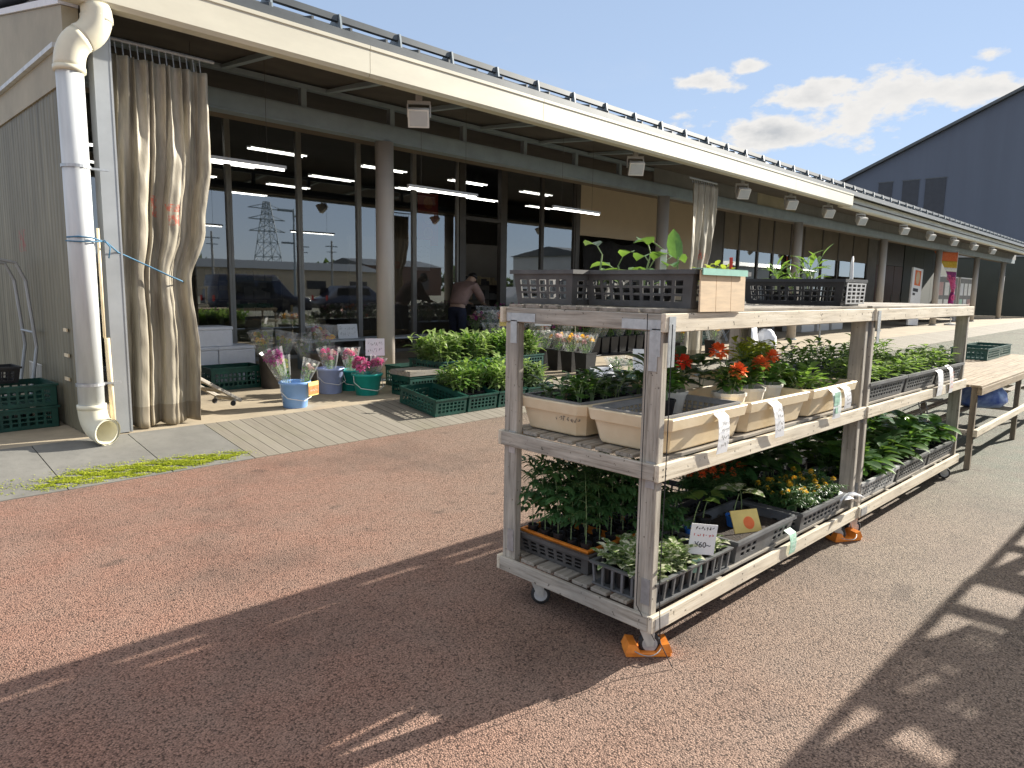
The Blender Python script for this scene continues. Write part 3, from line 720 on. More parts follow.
c2=curtain('vinyl_curtain',11.98,12.86,6.95,.19,3.52,1.9,.75,11,'beige vinyl curtain gathered midway along the porch, seen above the cart',5)

# ---- the hall behind
hall=empty('gable_hall',(85,6,0)); tag(hall,'big navy clad hall with a steep roofline rising behind the market','building')
b=MB(); X0,X1=85,150; zt=lambda y: 14.0+(30.2-y)*.449
b.hexa([(X0,6,0),(X1,6,0),(X1,46,0),(X0,46,0),(X0,6,zt(6)),(X1,6,zt(6)),(X1,46,zt(46)),(X0,46,zt(46))])
def H(b,name,m,p=hall):
    o=b.build(name,m); o.parent=p
    if p is hall: o.matrix_parent_inverse=Matrix.Translation(-Vector((85,6,0)))
    return o
H(b,'wall',M['navyhall'])
b=MB(); b.hexa([(X0-.5,5.6,zt(5.6)+.02),(X1,5.6,zt(5.6)+.02),(X1,46,zt(46)+.02),(X0-.5,46,zt(46)+.02),(X0-.5,5.6,zt(5.6)+.32),(X1,5.6,zt(5.6)+.32),(X1,46,zt(46)+.32),(X0-.5,46,zt(46)+.32)]); H(b,'roof',M['roofmetal'])
for y0,y1 in ((25.0,26.4),(22.4,24.0),(19.9,21.8)):
    b=MB(); b.box((X0-.07,y0,9.4),(X0-.055,y1,13.6)); wv=H(b,'window',M['hallglass'])
    b=MB(); b.box((X0-.10,y0-.08,9.28),(X0-.056,y1+.08,9.39)); b.box((X0-.10,y0-.08,13.61),(X0-.056,y1+.08,13.7)); H(b,'frame',M['roofmetal'],wv)
b=MB(); b.box((57,6.9,.16),(57.2,22,4.1)); dw=b.build('dark_wall',M['darkgreen']); tag(dw,'dark grey green wall closing the far end of the porch','wall')
b=MB(); b.box((56.9,6.85,4.11),(57.3,22,4.25)); b.build('coping',M['gal'],dw)

# ------------------------------------------------------------------ plants (prototypes: foliage mesh with parts)
def rv(rg,a,b): return rg.uniform(a,b)
def stalk(b,h,lean,a,r=.003,n=4):
    pts=[Vector((math.cos(a)*lean*(t*t),math.sin(a)*lean*(t*t),h*t)) for t in [k/n for k in range(n+1)]]
    b.tube(pts,[r*(1-.45*k/n) for k in range(n+1)],5); return pts
def pot_mesh(r0,r1,h,soil=.82,n=14,sq=False):
    b=MB(); 
    if sq:
        def ring(r,z,c=.78): return [(x*r,y*r,z) for x,y in ((-1,-c),(-c,-1),(c,-1),(1,-c),(1,c),(c,1),(-c,1),(-1,c))]
        b.loft([ring(r0,0),ring(r1,h*.93),ring(r1*1.07,h*.93),ring(r1*1.07,h),ring(r1*.93,h),ring(r1*.88,h*soil)],True,False)
        b.mi=1; b.poly(ring(r1*.885,h*soil))
    else:
        b.lathe([(r0*.9,0),(r0,.004),(r1,h*.86),(r1*1.07,h*.87),(r1*1.08,h),(r1*.97,h),(r1*.93,h*soil)],n,(0,0,0),False)
        b.disc((0,0,.001),r0*.9,n)
        b.mi=1; b.disc((0,0,h*soil),r1*.935,n)
    return b
def seedling(name,leaf,pot,seed,h=.16,nst=3,lv=5,L=.06,W=.035,pr=.036,ph=.065,bend=.35,spread=.03,sq=False,feather=False,up=.5,rows=None,wid=None):
    """pot as base at z=0, stems and leaves above"""
    rg=random.Random(seed); b=MB()
    z0=ph*.82
    for s in range(nst):
        a=rv(rg,0,6.28); lean=rv(rg,.2,1)*spread; hh=h*rv(rg,.75,1.1)
        b.mi=1; b.X=Matrix.Translation((rv(rg,-.3,.3)*pr,rv(rg,-.3,.3)*pr,z0)); pts=stalk(b,hh,lean,a,.0026); 
        b.mi=0
        for k in range(lv):
            t=.25+.75*(k+1)/lv; i=min(len(pts)-2,int(t*(len(pts)-1)-.001)); p=pts[i].lerp(pts[i+1],t*(len(pts)-1)-i)
            an=k*2.4+a+rv(rg,-.4,.4); el=rv(rg,-.15,.35)+up*t
            d=Vector((math.cos(an)*math.cos(el),math.sin(an)*math.cos(el),math.sin(el)))
            sc=rv(rg,.7,1.15)*(1.1-.35*abs(t-.65))
            if feather:
                n=4; rachis=[p+d*(L*1.3*sc*q/n)-Vector((0,0,1))*(bend*L*sc*(q/n)**2) for q in range(n+1)]
                b.mi=1; b.tube(rachis,.0011,3,False); b.mi=0
                sd=d.cross(Vector((0,0,1))).normalized()
                for q in range(1,n+1):
                    for sg in (-1,1):
                        dd=(d*.55+sd*sg*.85+Vector((0,0,rv(rg,-.45,.2)))); b.leaf(rachis[q],dd,(0,0,1),L*.55*sc*rv(rg,.8,1.2),W*.62*sc,bend+.2,.2,(0,.35,.75,1),(.1,1,.75,0))
                b.leaf(rachis[-1],d,(0,0,1),L*.6*sc,W*.7*sc,bend,.2,(0,.35,.75,1),(.1,1,.75,0))
            else:
                q=p+d*(L*.25*sc); b.mi=1; b.tube([p,q],.0014,3,False); b.mi=0
                kw={}
                if rows: kw=dict(rows=rows,wid=wid)
                b.leaf(q,d,(0,0,1),L*sc,W*sc,bend*rv(rg,.5,1.5),rv(rg,.05,.3),**kw)
        b.X=None
    o=b.build(name,[leaf,M['stem']])
    pb=pot_mesh(pr*.76,pr,ph,.82,12,sq); pb.build('pot',[pot,M['soil']],o)
    return o
def flower_head(b,c,r,rg,kind='pom'):
    c=Vector(c)
    if kind=='pom':
        n=34
        for k in range(n):
            z=1-1.55*k/n; q=math.sqrt(max(0,1-z*z)); a=k*2.4
            d=Vector((math.cos(a)*q,math.sin(a)*q,z)); up=Vector((0,0,1)) if abs(d.z)<.9 else Vector((1,0,0))
            b.leaf(c+d*r*.45,d+Vector((rv(rg,-.3,.3),rv(rg,-.3,.3),rv(rg,-.2,.3))),up,r*.75,r*.62,.25,.2,(0,.5,1),(.3,1,.5))
    else:
        n=9
        for ring,el in ((1,.15),(.65,.7)):
            for k in range(n):
                a=k*6.28/n+ring; d=Vector((math.cos(a)*math.cos(el),math.sin(a)*math.cos(el),math.sin(el)))
                b.leaf(c,d,(0,0,1),r*ring,r*.55,.2,.15,(0,.5,1),(.3,1,.45))
def with_flowers(o,heads,m,seed,kind='pom',name='flower'):
    rg=random.Random(seed)
    for c,r in heads:
        b=MB(); flower_head(b,c,r,rg,kind); f=b.build(name,m,o)
        s=MB(); c=Vector(c); s.tube([(c.x*.35,c.y*.35,.10),c*.97],.0022,4); s.build('stalk',M['stem'],f)
    return o

# ------------------------------------------------------------------ crates, baskets, planters
def ladder(n,a=0.,e=1.,bar=.25):
    """cell limits for n openings between a and e: bar-open-bar-open..."""
    w=(e-a)/(n+(n+1)*bar); xs=[]; p=a
    for k in range(n): xs+=[p,p+w*bar]; p+=w*(1+bar)
    xs+=[p,e]; return xs
def crate(name,m,L,W,H,nl=8,nw=6,nh=3,taper=.0,bar=.35,solid=0.,rim=.016,floor_holes=True,th=.006,rim_m=None,rimh=.018,midsolid=False):
    """open crate, base centre at the origin, long side along x"""
    b=MB(); l,w=L/2,W/2; tl,tw=l*(1-taper),w*(1-taper*L/W)
    B=[(-tl,-tw),(tl,-tw),(tl,tw),(-tl,tw)]; T=[(-l,-w),(l,-w),(l,w),(-l,w)]
    for k in range(4):
        p,q=B[k],B[(k+1)%4]; P_,Q=T[k],T[(k+1)%4]
        n=nl if k%2==0 else nw
        xs=ladder(n,.05,.95,bar); xs=[0]+xs+[1]; ys=[0]+ladder(nh,.12,.88,bar)+[1]
        def hole(i,j,xs=xs,ys=ys,n=n):
            if not (2<=i<len(xs)-2 and 2<=j<len(ys)-2 and i%2==0 and j%2==0): return False
            if midsolid and abs((xs[i]+xs[i+1])/2-.5)<.12: return False
            return (ys[j]+ys[j+1])/2>solid
        b.plate((*p,0),(*q,0),(*Q,H-rimh),(*P_,H-rimh),xs,ys,hole,th)
    z=.004
    xs=ladder(max(3,nl),.02,.98,bar); ys=ladder(max(3,nw),.02,.98,bar)
    b.plate((-tl+.004,-tw+.004,z+.004),(tl-.004,-tw+.004,z+.004),(tl-.004,tw-.004,z+.004),(-tl+.004,tw-.004,z+.004),[0]+xs+[1],[0]+ys+[1],lambda i,j:(floor_holes and 2<=i<len(xs) and 2<=j<len(ys) and i%2==0 and j%2==0),.006)
    o=b.build(name,m)
    r=MB(); e=rim
    def ring(x,z): return [(-l-x,-w-x,z),(l+x,-w-x,z),(l+x,w+x,z),(-l-x,w+x,z)]
    r.loft([ring(e,H-rimh),ring(e,H),ring(-th,H),ring(-th,H-rimh),ring(e,H-rimh)]); r.build('rim',rim_m or m,o)
    return o
def bars_crate(name,m,L,W,H):
    """low crate of upright bars under a smooth rim"""
    b=MB(); l,w=L/2,W/2
    b.box((-l,-w,0),(l,w,.008))
    n=9
    for k in range(n+1):
        x=-l+.01+(L-.02)*k/n
        for s in (-1,1): b.hexa([(x-.006,s*w*.94-.005,.009),(x+.006,s*w*.94-.005,.009),(x+.006,s*w*.94+.005,.009),(x-.006,s*w*.94+.005,.009),(x-.006,s*w-.005,H-.012),(x+.006,s*w-.005,H-.012),(x+.006,s*w+.005,H-.012),(x-.006,s*w+.005,H-.012)])
    for k in range(1,6):
        y=-w+.01+(W-.02)*k/6
        for s in (-1,1): b.box((s*l-.005,y-.006,.009),(s*l+.005,y+.006,H-.012))
    o=b.build(name,m); r=MB()
    def ring(x,z): return [(-l-x,-w-x,z),(l+x,-w-x,z),(l+x,w+x,z),(-l-x,w+x,z)]
    r.loft([ring(.008,H-.011),ring(.012,H),ring(-.008,H),ring(-.006,H-.011),ring(.008,H-.011)]); r.build('rim',m,o); return o
def planter(name,m):
    """cream window-box planter with a stepped rim"""
    b=MB(); H=.148
    def ring(x,y,z,c=.03): return [(sx*(x-(c if i else 0)),sy*(y-(0 if i else c)),z) for sx,sy,o in ((-1,-1,0),(1,-1,1),(1,1,0),(-1,1,1)) for i in ((0,1) if not o else (1,0))]
    b.loft([ring(.275,.155,0),ring(.279,.159,.006),ring(.298,.176,H-.050),ring(.312,.188,H-.048),ring(.319,.194,H-.004),ring(.316,.191,H),ring(.300,.176,H),ring(.296,.172,H-.035),ring(.276,.155,.03)],True,True)
    o=b.build(name,m)
    f=MB()
    for s in (-1,1): f.bbox((s*.16-.05,-.13,-.006),(s*.16+.05,.13,-.0005),.001)
    f.build('foot',m,o); return o

# ------------------------------------------------------------------ the trolleys
CO=Vector((2.39,1.49,0)); CA=-.03327
CS,CZ=.9695,.0458      # trolley scale and lift
def CW(x,y,z,o=CO,a=CA): return (CS*(o.x+x*math.cos(a)-y*math.sin(a)), CS*(o.y+x*math.sin(a)+y*math.cos(a)), CS*z+CZ)
def GW(x,y,z=0,o=CO,a=CA): p=CW(x,y,0,o,a); return (p[0],p[1],z)
CL,CD=2.2,.90
Z1,Z2,Z3=.178,.822,1.428      # shelf surfaces
def make_trolley(full=True):
    r=empty('plant_trolley'); tag(r,'','trolley','wooden plant trolleys standing end to end')
    pw,pd=.042,.088
    for x in (0,CL-pw):
        for y in (0,CD-pd):
            b=MB(); b.bbox((x,y,.092),(x+pw,y+pd,1.338),.004); p=b.build('post',M['woodZ'],r)
            for z in (.20,.70,1.24):
                yo=y-.003 if y==0 else y+pd+.003
                q=MB(); xo=(x-.0035) if x==0 else x+pw+.0035; xi=-.0004 if x==0 else x+pw+.0004
                q.box((xo,y+.008,z),(xi,y+.05,z+.11)) ; q.build('metal_plate',M['steel'],p)
    for k,(z0,z1) in enumerate(((.092,.16),(.736,.804),(1.34,1.41))):
        for x in (0,CL-.042):
            b=MB()
            if k==2: b.bbox((x,0,z0),(x+.042,CD,z1),.004)
            elif k==0: b.bbox((x-.022 if x==0 else x+.043,.0,z0),(x-.001 if x==0 else x+.065,CD,z1),.003)
            else: b.bbox((x-.022 if x==0 else x+.043,.0,z0),(x-.001 if x==0 else x+.065,CD,z1),.003)
            b.build('end_rail',M['woodY'],r)
        for y in (-.022,CD+.001):
            b=MB(); b.bbox((-.02,y,z0-.002),(CL+.02,y+.0215,z1+.002),.003); b.mi=1
            for xs_ in (.012,.034,.74,1.45,CL-.034,CL-.010):
                for zz in (.3,.72):
                    yy=y-.0006 if y<0 else y+.0221
                    b.disc((xs_,yy,z0+(z1-z0)*zz),.0042,8,'y')
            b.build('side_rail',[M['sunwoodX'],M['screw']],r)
        n=8; wid=(CD-.01)/n
        rg=random.Random(k)
        for j in range(n):
            y=.005+wid*j; dz=rg.uniform(-.001,.001)
            if not full and ((k==2 and j not in (1,4)) or (k==1 and j in (2,3,6))): continue
            cut=(.047,CL-.047) if (k<2 and j in (0,n-1)) else (.004,CL-.004)
            b=MB(); b.bbox((cut[0],y+.009,z1+.0005+dz+(0 if k<2 else .0)),(cut[1],y+wid-.012,z1+.0165+dz),.002); b.build('slat',M['slat'],r)
        # cross bearers under the slats
        for x in (.55,1.1,1.65):
            b=MB(); b.box((x,.002,z0+.012),(x+.04,CD-.002,z1-.001)); b.build('bearer',M['woodY'],r)
    # L brackets at the top corners
    b=MB()
    b=MB(); b.box((-.0035,.01,1.345),(-.0005,.20,1.385)); b.box((-.0037,.02,1.18),(-.0007,.06,1.343)); b.build('corner_bracket',M['steel'],r)
    b=MB(); b.box((-.0035,CD-.20,1.345),(-.0005,CD-.01,1.385)); b.build('corner_bracket',M['steel'],r)
    b=MB(); b.box((.004,-.0255,1.20),(.05,-.0225,1.40)); b.build('corner_bracket',M['steel'],r)
    b=MB(); b.box((.004,-.0255,.10),(.10,-.0225,.15)); b.build('corner_bracket',M['steel'],r)
    for x,y,s in ((.055,.05,-.80),(.06,CD-.20,-.85),(CL-.10,.06,-1.0),(CL-.10,CD-.12,-.9)):
        T=Matrix.Translation((x,y,0))@Matrix.Rotation(s,4,'Z')
        c=MB(); c.X=T
        c.box((-.048,-.038,.081),(.048,.038,.0895)); c.lathe([(.024,.066),(.024,.081)],14)
        for sy in (-.024,.020): c.hexa([(-.002,sy,-.004),(.026,sy,-.004),(.026,sy+.004,-.004),(-.002,sy+.004,-.004),(-.034,sy,.0655),(.030,sy,.0655),(.030,sy+.004,.0655),(-.034,sy+.004,.0655)])
        c.box((-.034,-.024,.0658),(.030,.024,.069))
        ca=c.build('castor',M['castor'],r)
        wv=MB(); wv.X=T@Matrix.Translation((.012,0,.0015))@Matrix.Rotation(PI/2,4,'X')
        wv.lathe([(.030,-.014),(.044,-.014),(.0485,-.009),(.0485,.009),(.044,.014),(.030,.014)],24,(0,0,0),False); w_=wv.build('wheel',M['rubber'],ca,True)
        h=MB(); h.X=wv.X; h.lathe([(.008,-.0185),(.012,-.018),(.014,-.0145),(.033,-.0140),(.033,.0140),(.014,.0145),(.012,.018),(.008,.0185)],18); h.build('hub',M['wheelgrey'],w_)
    return r
tr=make_trolley()
inst(tr,CW(0,0,0),CA,'weathered wooden three shelf plant trolley nearest, with cream planters and orange stoppers',None,CS)
inst(tr,CW(CL+.045,-.01,0),CA,'weathered wooden plant trolley farther along, its top shelf empty',None,CS)
tr2=make_trolley(False)
T3=Vector((5.35,-.90,0))
inst(tr2,T3,CA+.0,'wooden plant trolley out of view whose shadow falls on the lower right asphalt')
inst(tr2,(T3.x+CL+.1,T3.y-.09,0),CA,'second wooden plant trolley out of view, shading the asphalt at the right edge')
# orange wheel stoppers
def make_stopper():
    b=MB(); b.bbox((-.095,-.046,.0005),(.095,.046,.020),.004)
    for s in (-1,1):
        q=[(s*.034,-.050,.0205),(s*.098,-.050,.0205),(s*.098,.050,.0205),(s*.034,.050,.0205),(s*.050,-.044,.052),(s*.084,-.044,.058),(s*.084,.044,.058),(s*.050,.044,.052)]
        if s<0: q=[q[1],q[0],q[3],q[2],q[5],q[4],q[7],q[6]]
        b.hexa(q)
    o=b.build('wheel_stopper',M['orange']); tag(o,'','wheel stopper','orange wheel stoppers under the castors')
    md=o.modifiers.new('bev','BEVEL'); md.width=.005; md.segments=2
    q=MB(); q.tube(arc((.05,-.05,.045),(.0,-.12,.02),(-.06,-.05,.03),8),.0022,5); q.build('cord_loop',M['gal'],o); return o
sp=make_stopper()
inst(sp,GW(.064,.056,.0),CA-.72,'orange plastic wheel stopper under the nearest castor of the near trolley')
inst(sp,GW(CL-.04,.03,0),CA-.5,'orange plastic wheel stopper where the two trolleys meet')
b=MB(); b.tube([CW(.02,-.03,1.37),CW(.012,-.035,1.2),CW(.016,-.032,.8),CW(.006,-.034,.3),CW(.02,-.04,.05),GW(.03,-.10,.004)],.0022,5)
b.tube([CW(-.03,.055,1.41),CW(-.032,.05,1.2),CW(-.030,.052,.8),CW(-.031,.05,.2),CW(.0,-.0265,.06)],.002,5)
tag(b.build('thin_cable',M['rubber']),'thin dark cable hanging down the front corner post of the near trolley','cable')

# ------------------------------------------------------------------ load of the near trolley
def set_on(proto,x,y,z,label=None,group=None,rz=0,scale=None,o=CO): return inst(proto,CW(x,y,z,o),CA+rz,label,group,scale)
GB='open baskets on the trolley tops'
basket=crate('mesh_basket',M['mesh_grey'],.44,.36,.155,6,5,3,.07,.42,0,.014,True,.006)
tag(basket,'','basket',GB)
big=crate('mesh_basket',M['mesh_grey'],.56,.43,.155,9,6,3,.06,.42,0,.014,True,.006,midsolid=False); tag(big,'','basket',GB)
dk=crate('mesh_basket',M['black'],.60,.30,.150,11,6,3,.06,.38,0,.014,True,.006); tag(dk,'','basket',GB)
bA=set_on(basket,.30,.74,Z3+.001,'grey brown mesh basket at the far corner of the near trolley top',None,PI/2*0+.03)
bB=set_on(big,.415,.285,Z3+.001,'dark grey mesh basket with tan cardboard flap on the trolley corner, leaves above',None,PI/2)
bB.scale=(1,1,1)
bC=set_on(dk,1.975,.33,Z3+.001,'black mesh basket with painted sunlit end panel at the far end of the trolley top',None,PI/2)
bb=MB(); bb.box((-.19,-.2095,.02),(.19,-.2065,.13)); 
# that basket's sunlit end, its light put into a pale lattice
xs=ladder(4,0,1,.35); ys=ladder(5,0,1,.5)
e_=MB(); e_.plate((-.312,.135,.012),(-.312,-.135,.012),(-.316,-.140,.128),(-.316,.140,.128),[-.0]+xs[1:],ys,lambda i,j:i%2==1 and j%2==1,.003); e_.build('lit_end_panel',M['pale_crate'],bC)
# cardboard flap with tape over the basket end
fb=MB(); 
for k in range(3):
    x0=-.155+.120*k
    fb.hexa([(-.298-.012,x0,.0-.012),(-.290-.012,x0,-.012),(-.290-.012,x0+.117,-.012),(-.298-.012,x0+.117,-.012),(-.306,x0,.152),(-.300,x0,.152),(-.300,x0+.117,.152),(-.306,x0+.117,.152)])
fl_=fb.build('cardboard_flap',M['tan_card'],bB)
tb=MB(); tb.box((-.3185,-.152,.134),(-.3145,.205,.158)); tb.box((-.318,-.152,.1585),(-.27,.208,.1605)); tb.build('tape',M['tape'],fl_)

OV=dict(rows=(0,.2,.5,.8,1.),wid=(.15,.85,1.,.7,0))
# sprouting squash in the corner basket
def squash(seed,h,n,L,lm):
    rg=random.Random(seed); b=MB()
    b.mi=1; pts=stalk(b,h,.03,rv(rg,0,6),.007)
    b.mi=0
    for k in range(n):
        t=.35+.65*k/max(1,n-1); p=pts[0].lerp(pts[-1],t); a=k*2.5+rv(rg,-.3,.3); el=rv(rg,.3,.9)
        d=Vector((math.cos(a)*math.cos(el),math.sin(a)*math.cos(el),math.sin(el))); q=p+d*L*.55
        b.mi=1; b.tube([p,q],.003,5); b.mi=0
        b.leaf(q,d+Vector((0,0,-.3)),(0,0,1),L*rv(rg,.8,1.1),L*.72,.35,.22,**OV)
    o=b.build('squash_seedling',[lm,M['stem']])
    pb=pot_mesh(.034,.045,.07); pb.build('pot',[M['black'],M['soil']],o); return o
for k,(x,y,h,n,L,lm,sc) in enumerate(((.28,.56,.22,2,.11,'l_grey',1),(.33,.45,.17,5,.10,'l_light',1),(.37,.37,.22,5,.11,'l_mid',1),(.42,.29,.24,4,.11,'l_mid',1))):
    o=squash(20+k,h,n,L,M[lm]); tag(o,['squash seedling with one pale cupped leaf, leftmost in the corner basket','bright green squash seedling, second from left in the corner basket','squash seedling with drooping leaves, third in the corner basket','tall squash seedling with one big round leaf in the corner basket'][k],'seedling','squash seedlings in the corner basket')
    put(o,CW(x,y,Z3+.01),rv(random.Random(k),0,6))
b=MB(); b.leaf((0,0,.16),(.12,.25,1),(.75,.70,0),.135,.078,.06,.12,**OV); b.mi=1; b.tube([(0,0,.05),(0,0,.17)],.004,6); o=b.build('upright_seedling',[M['l_mid'],M['stem']]); pot_mesh(.034,.045,.07).build('pot',[M['black'],M['soil']],o); tag(o,'seedling with one upright glossy oval leaf above the corner basket','seedling'); put(o,CW(.42,.22,Z3+.05),.3)
b=MB(); b.bbox((-.014,-.002,0),(.014,.002,.20),.0008); tag(b.build('plant_label',M['white'],None,False,CW(.38,.27,Z3+.05),CA-.7),'white plastic plant label upright among squash leaves in the corner basket','plant label')
lime=seedling('lime_leafed_seedling',M['l_lime'],M['black'],31,.11,5,6,.05,.024,.04,.07,.2,.05); tag(lime,'','seedling','lime green seedlings at the corner basket')
for k,(x,y) in enumerate(((.52,.12),(.60,.10))): set_on(lime,x,y,Z3+.005,['lime green seedling just behind the cardboard flap','lime green seedling beside the red stake behind the flap'][k],None,k*2)
b=MB(); b.tube([(0,0,0),(.006,.0,.12),(.002,0,.17)],.008,6); tag(b.build('red_stake',M['redink'],None,False,CW(.585,.05,Z3+.05)),'short dull red stake standing behind the cardboard flap','stake')
vari=seedling('striped_dracaena',M['l_light'],M['black'],33,.15,3,9,.085,.020,.04,.07,.45,.05,up=.9); tag(vari,'','potted plant','striped plants in the black basket')
for k,(x,y,s) in enumerate(((1.90,.46,.95),(1.98,.28,1.2),(1.94,.37,.8))): set_on(vari,x,y,Z3+.01,['yellow green striped plant, leftmost in the black basket','tall yellow green striped plant, rightmost in the black basket','low yellow green striped plant in the middle of the black basket'][k],None,k*1.3,s)
b=MB(); b.tube([(0,0,0),(-.006,0,.08),(-.012,.0,.19),(-.006,0,.235)],[.012,.011,.009,.004],7); b.leaf((-.0,0,.09),(.8,.2,.4),(0,0,1),.07,.03); b.leaf((0,0,.06),(-.6,.3,.5),(0,0,1),.06,.03)
tag(b.build('bleached_sprout',M['white'],None,True,CW(2.06,.07,Z3+.05)),'bleached white sprout sticking up at the end of the black basket','sprout')

# ---- middle shelf: six cream planters
plr=planter('cream_planter',M['cream']); tag(plr,'','planter','cream planters on the middle shelf')
PX=[.385,1.062,1.738]; PYn,PYf=.207,.650
PN=['cream planter at the near corner, holding black mesh trays','cream planter at the near edge under the red flowers','cream planter at the near edge, third from the corner, with leafy greens','cream planter with blurred handwriting at the far left end','cream planter in the back row behind the red geraniums','cream planter in the back row under yellow flowers']
k=0
for y in (PYn,PYf):
    for x in PX: set_on(plr,x,y,Z2+.006,PN[k],None,random.Random(k).uniform(-.015,.015),(1.055,1.115,1.0)); k+=1
def scrawl(parent,m,w,h,n,seed,rot,loc):
    """unreadable handwriting: rows of pen strokes, built as ink"""
    rg=random.Random(seed); b=MB(); b.X=Matrix.Translation(loc)@rot
    rows=max(1,n//6)
    for r in range(rows):
        y=h/2-(r+.5)*h/rows; x=-w/2
        while x<w/2:
            q=Vector((x,y,0)); pts=[q]
            for _ in range(3): pts.append(q+Vector((rg.uniform(0,w*.11),rg.uniform(-h/rows*.38,h/rows*.38),0)))
            for p,c in zip(pts,pts[1:]):
                d=(c-p); 
                if d.length<1e-5: continue
                s=Vector((-d.y,d.x,0)).normalized()*min(.0011,w*.02)
                b.poly([p-s,p+s,c+s,c-s])
            x+=w*.15
    return b.build('handwriting',m,parent)
FX=Matrix.Rotation(PI/2,4,'X'); EXm=Matrix.Rotation(-PI/2,4,'Z')@Matrix.Rotation(PI/2,4,'X')
for o in list(bpy.data.objects):
    if o.name.startswith('cream_planter') and 'handwriting' in o.get('label',''): scrawl(o,M['charcoal'],.13,.035,6,4,EXm,(-.2975,-.10,.075))
# black mesh trays lying in the corner planter, and the rim trays on the far planter
mt=crate('mesh_tray',M['tray_grey'],.60,.345,.095,16,10,3,.05,.40,0,.012,True,.003,rimh=.010); tag(mt,'','tray','grey mesh trays in the planters')
set_on(mt,PX[0]-.0,PYn,Z2+.068,'empty grey mesh tray resting in the corner cream planter',None,.01)
set_on(mt,PX[0],PYf,Z2+.068,'grey mesh tray resting in the far left cream planter, under seedlings',None,-.01)
leafy=[seedling('leafy_seedling',M['l_mid'],M['black'],40+k,.10,4,6,.058,.032,.034,.06,.35,.045) for k in range(2)]
for q in leafy: tag(q,'','seedling')
dk_l=[seedling('dark_seedling',M['l_dark'],M['black'],44+k,.10,4,6,.06,.034,.034,.06,.4,.045) for k in range(2)]
for q in dk_l: tag(q,'','seedling')
rg=random.Random(5)
for i in range(6):
    for j in range(3):
        if rg.random()<.08: continue
        q=(dk_l if rg.random()<.6 else leafy)[rg.randrange(2)]
        set_on(q,PX[0]-.235+.094*i,PYf-.105+.10*j,Z2+.082,'small dark green seedling standing in the far left cream planter','seedlings in the far left planter',rv(rg,0,6),rv(rg,.85,1.1))
o=seedling('bushy_herb',M['l_mid'],M['black'],49,.14,6,7,.06,.04,.045,.08,.3,.07); tag(o,'','herb'); 
set_on(o,PX[0]+.12,PYn+.10,Z2+.08,'bright green bushy herb beside the corner post in the corner planter','herbs')

# geraniums in white pots
def geranium(seed,heads,m):
    o=seedling('red_geranium',M['l_mid'],M['whitepot'],seed,.115,9,8,.05,.047,.078,.12,.4,.095,**OV)
    with_flowers(o,heads,m,seed); return o
gr='potted geraniums in white pots'
G=[geranium(61,[((-.085,.03,.275),.042),((-.035,-.01,.285),.034),((.02,-.05,.255),.038)],M['f_red']),
   geranium(62,[((-.02,-.05,.225),.040),((-.03,.05,.31),.042)],M['f_orange']),
   geranium(63,[((.03,-.04,.235),.042)],M['f_orange']),
   geranium(64,[((.05,.0,.255),.036)],M['f_orange'])]
with_flowers(G[1],[((.07,.06,.30),.034)],M['f_yellow'],9,'star')
for q,(x,y,z),l in zip(G,((.66,.38,Z2+.06),(.84,.16,Z2+.06),(1.06,.17,Z2+.065),(1.28,.18,Z2+.065)),('geranium with scarlet heads in a white pot, leftmost beside the corner post','geranium with two orange red heads, one above the other, in a white pot','geranium with one orange head low at the front, second from right','geranium with a single high orange head, rightmost white pot')):
    tag(q,l,'geranium',gr); put(q,CW(x,y,z),.0)
big_l=[seedling('broad_leafed_plant',M['l_dark'],M['black'],70+k,.20,4,5,.11,.075,.05,.08,.4,.05,**OV) for k in range(3)]
for q in big_l: tag(q,'','potted plant')
for k,(x,y) in enumerate(((.72,.54),(.86,.62),(.98,.54),(1.10,.64),(1.22,.54))):
    set_on(big_l[k%3],x,y,Z2+.05,'dark broad leafed plant standing behind the red geraniums','broad leafed plants behind the geraniums',k*1.7,.9)
light=[seedling('light_green_seedling',M['l_light'],M['black'],80+k,.10,4,6,.065,.042,.036,.06,.3,.05) for k in range(3)]
for q in light: tag(q,'','seedling')
for i in range(6):
    for j in range(2): set_on(light[(i+j)%3],1.475+.095*i,.10+.12*j,Z2+.075 if i<3 else Z2+.055,'light green leafy seedling in the third cream planter from the corner','seedlings in the third planter',i+j*2,rv(rg,.85,1.1) if i<3 else .62)
yl=[seedling('yellow_leafed_plant',M['l_lime'],M['black'],85+k,.14,6,7,.055,.024,.04,.06,.25,.06) for k in range(2)]
for q in yl: tag(q,'','potted plant')
for i in range(6):
    set_on(yl[i%2],1.72+.085*i,.56+.05*(i%2),Z2+.13,'yellow green leafed plant at the back edge of the middle shelf','yellow leafed plants at the back',i,rv(rg,1.0,1.25))
    set_on(dk_l[i%2],1.48+.095*i,.52,Z2+.07,'dark seedling in front of the yellow leafed plants on the middle shelf','dark seedlings before the yellow plants',i*2,1.1)

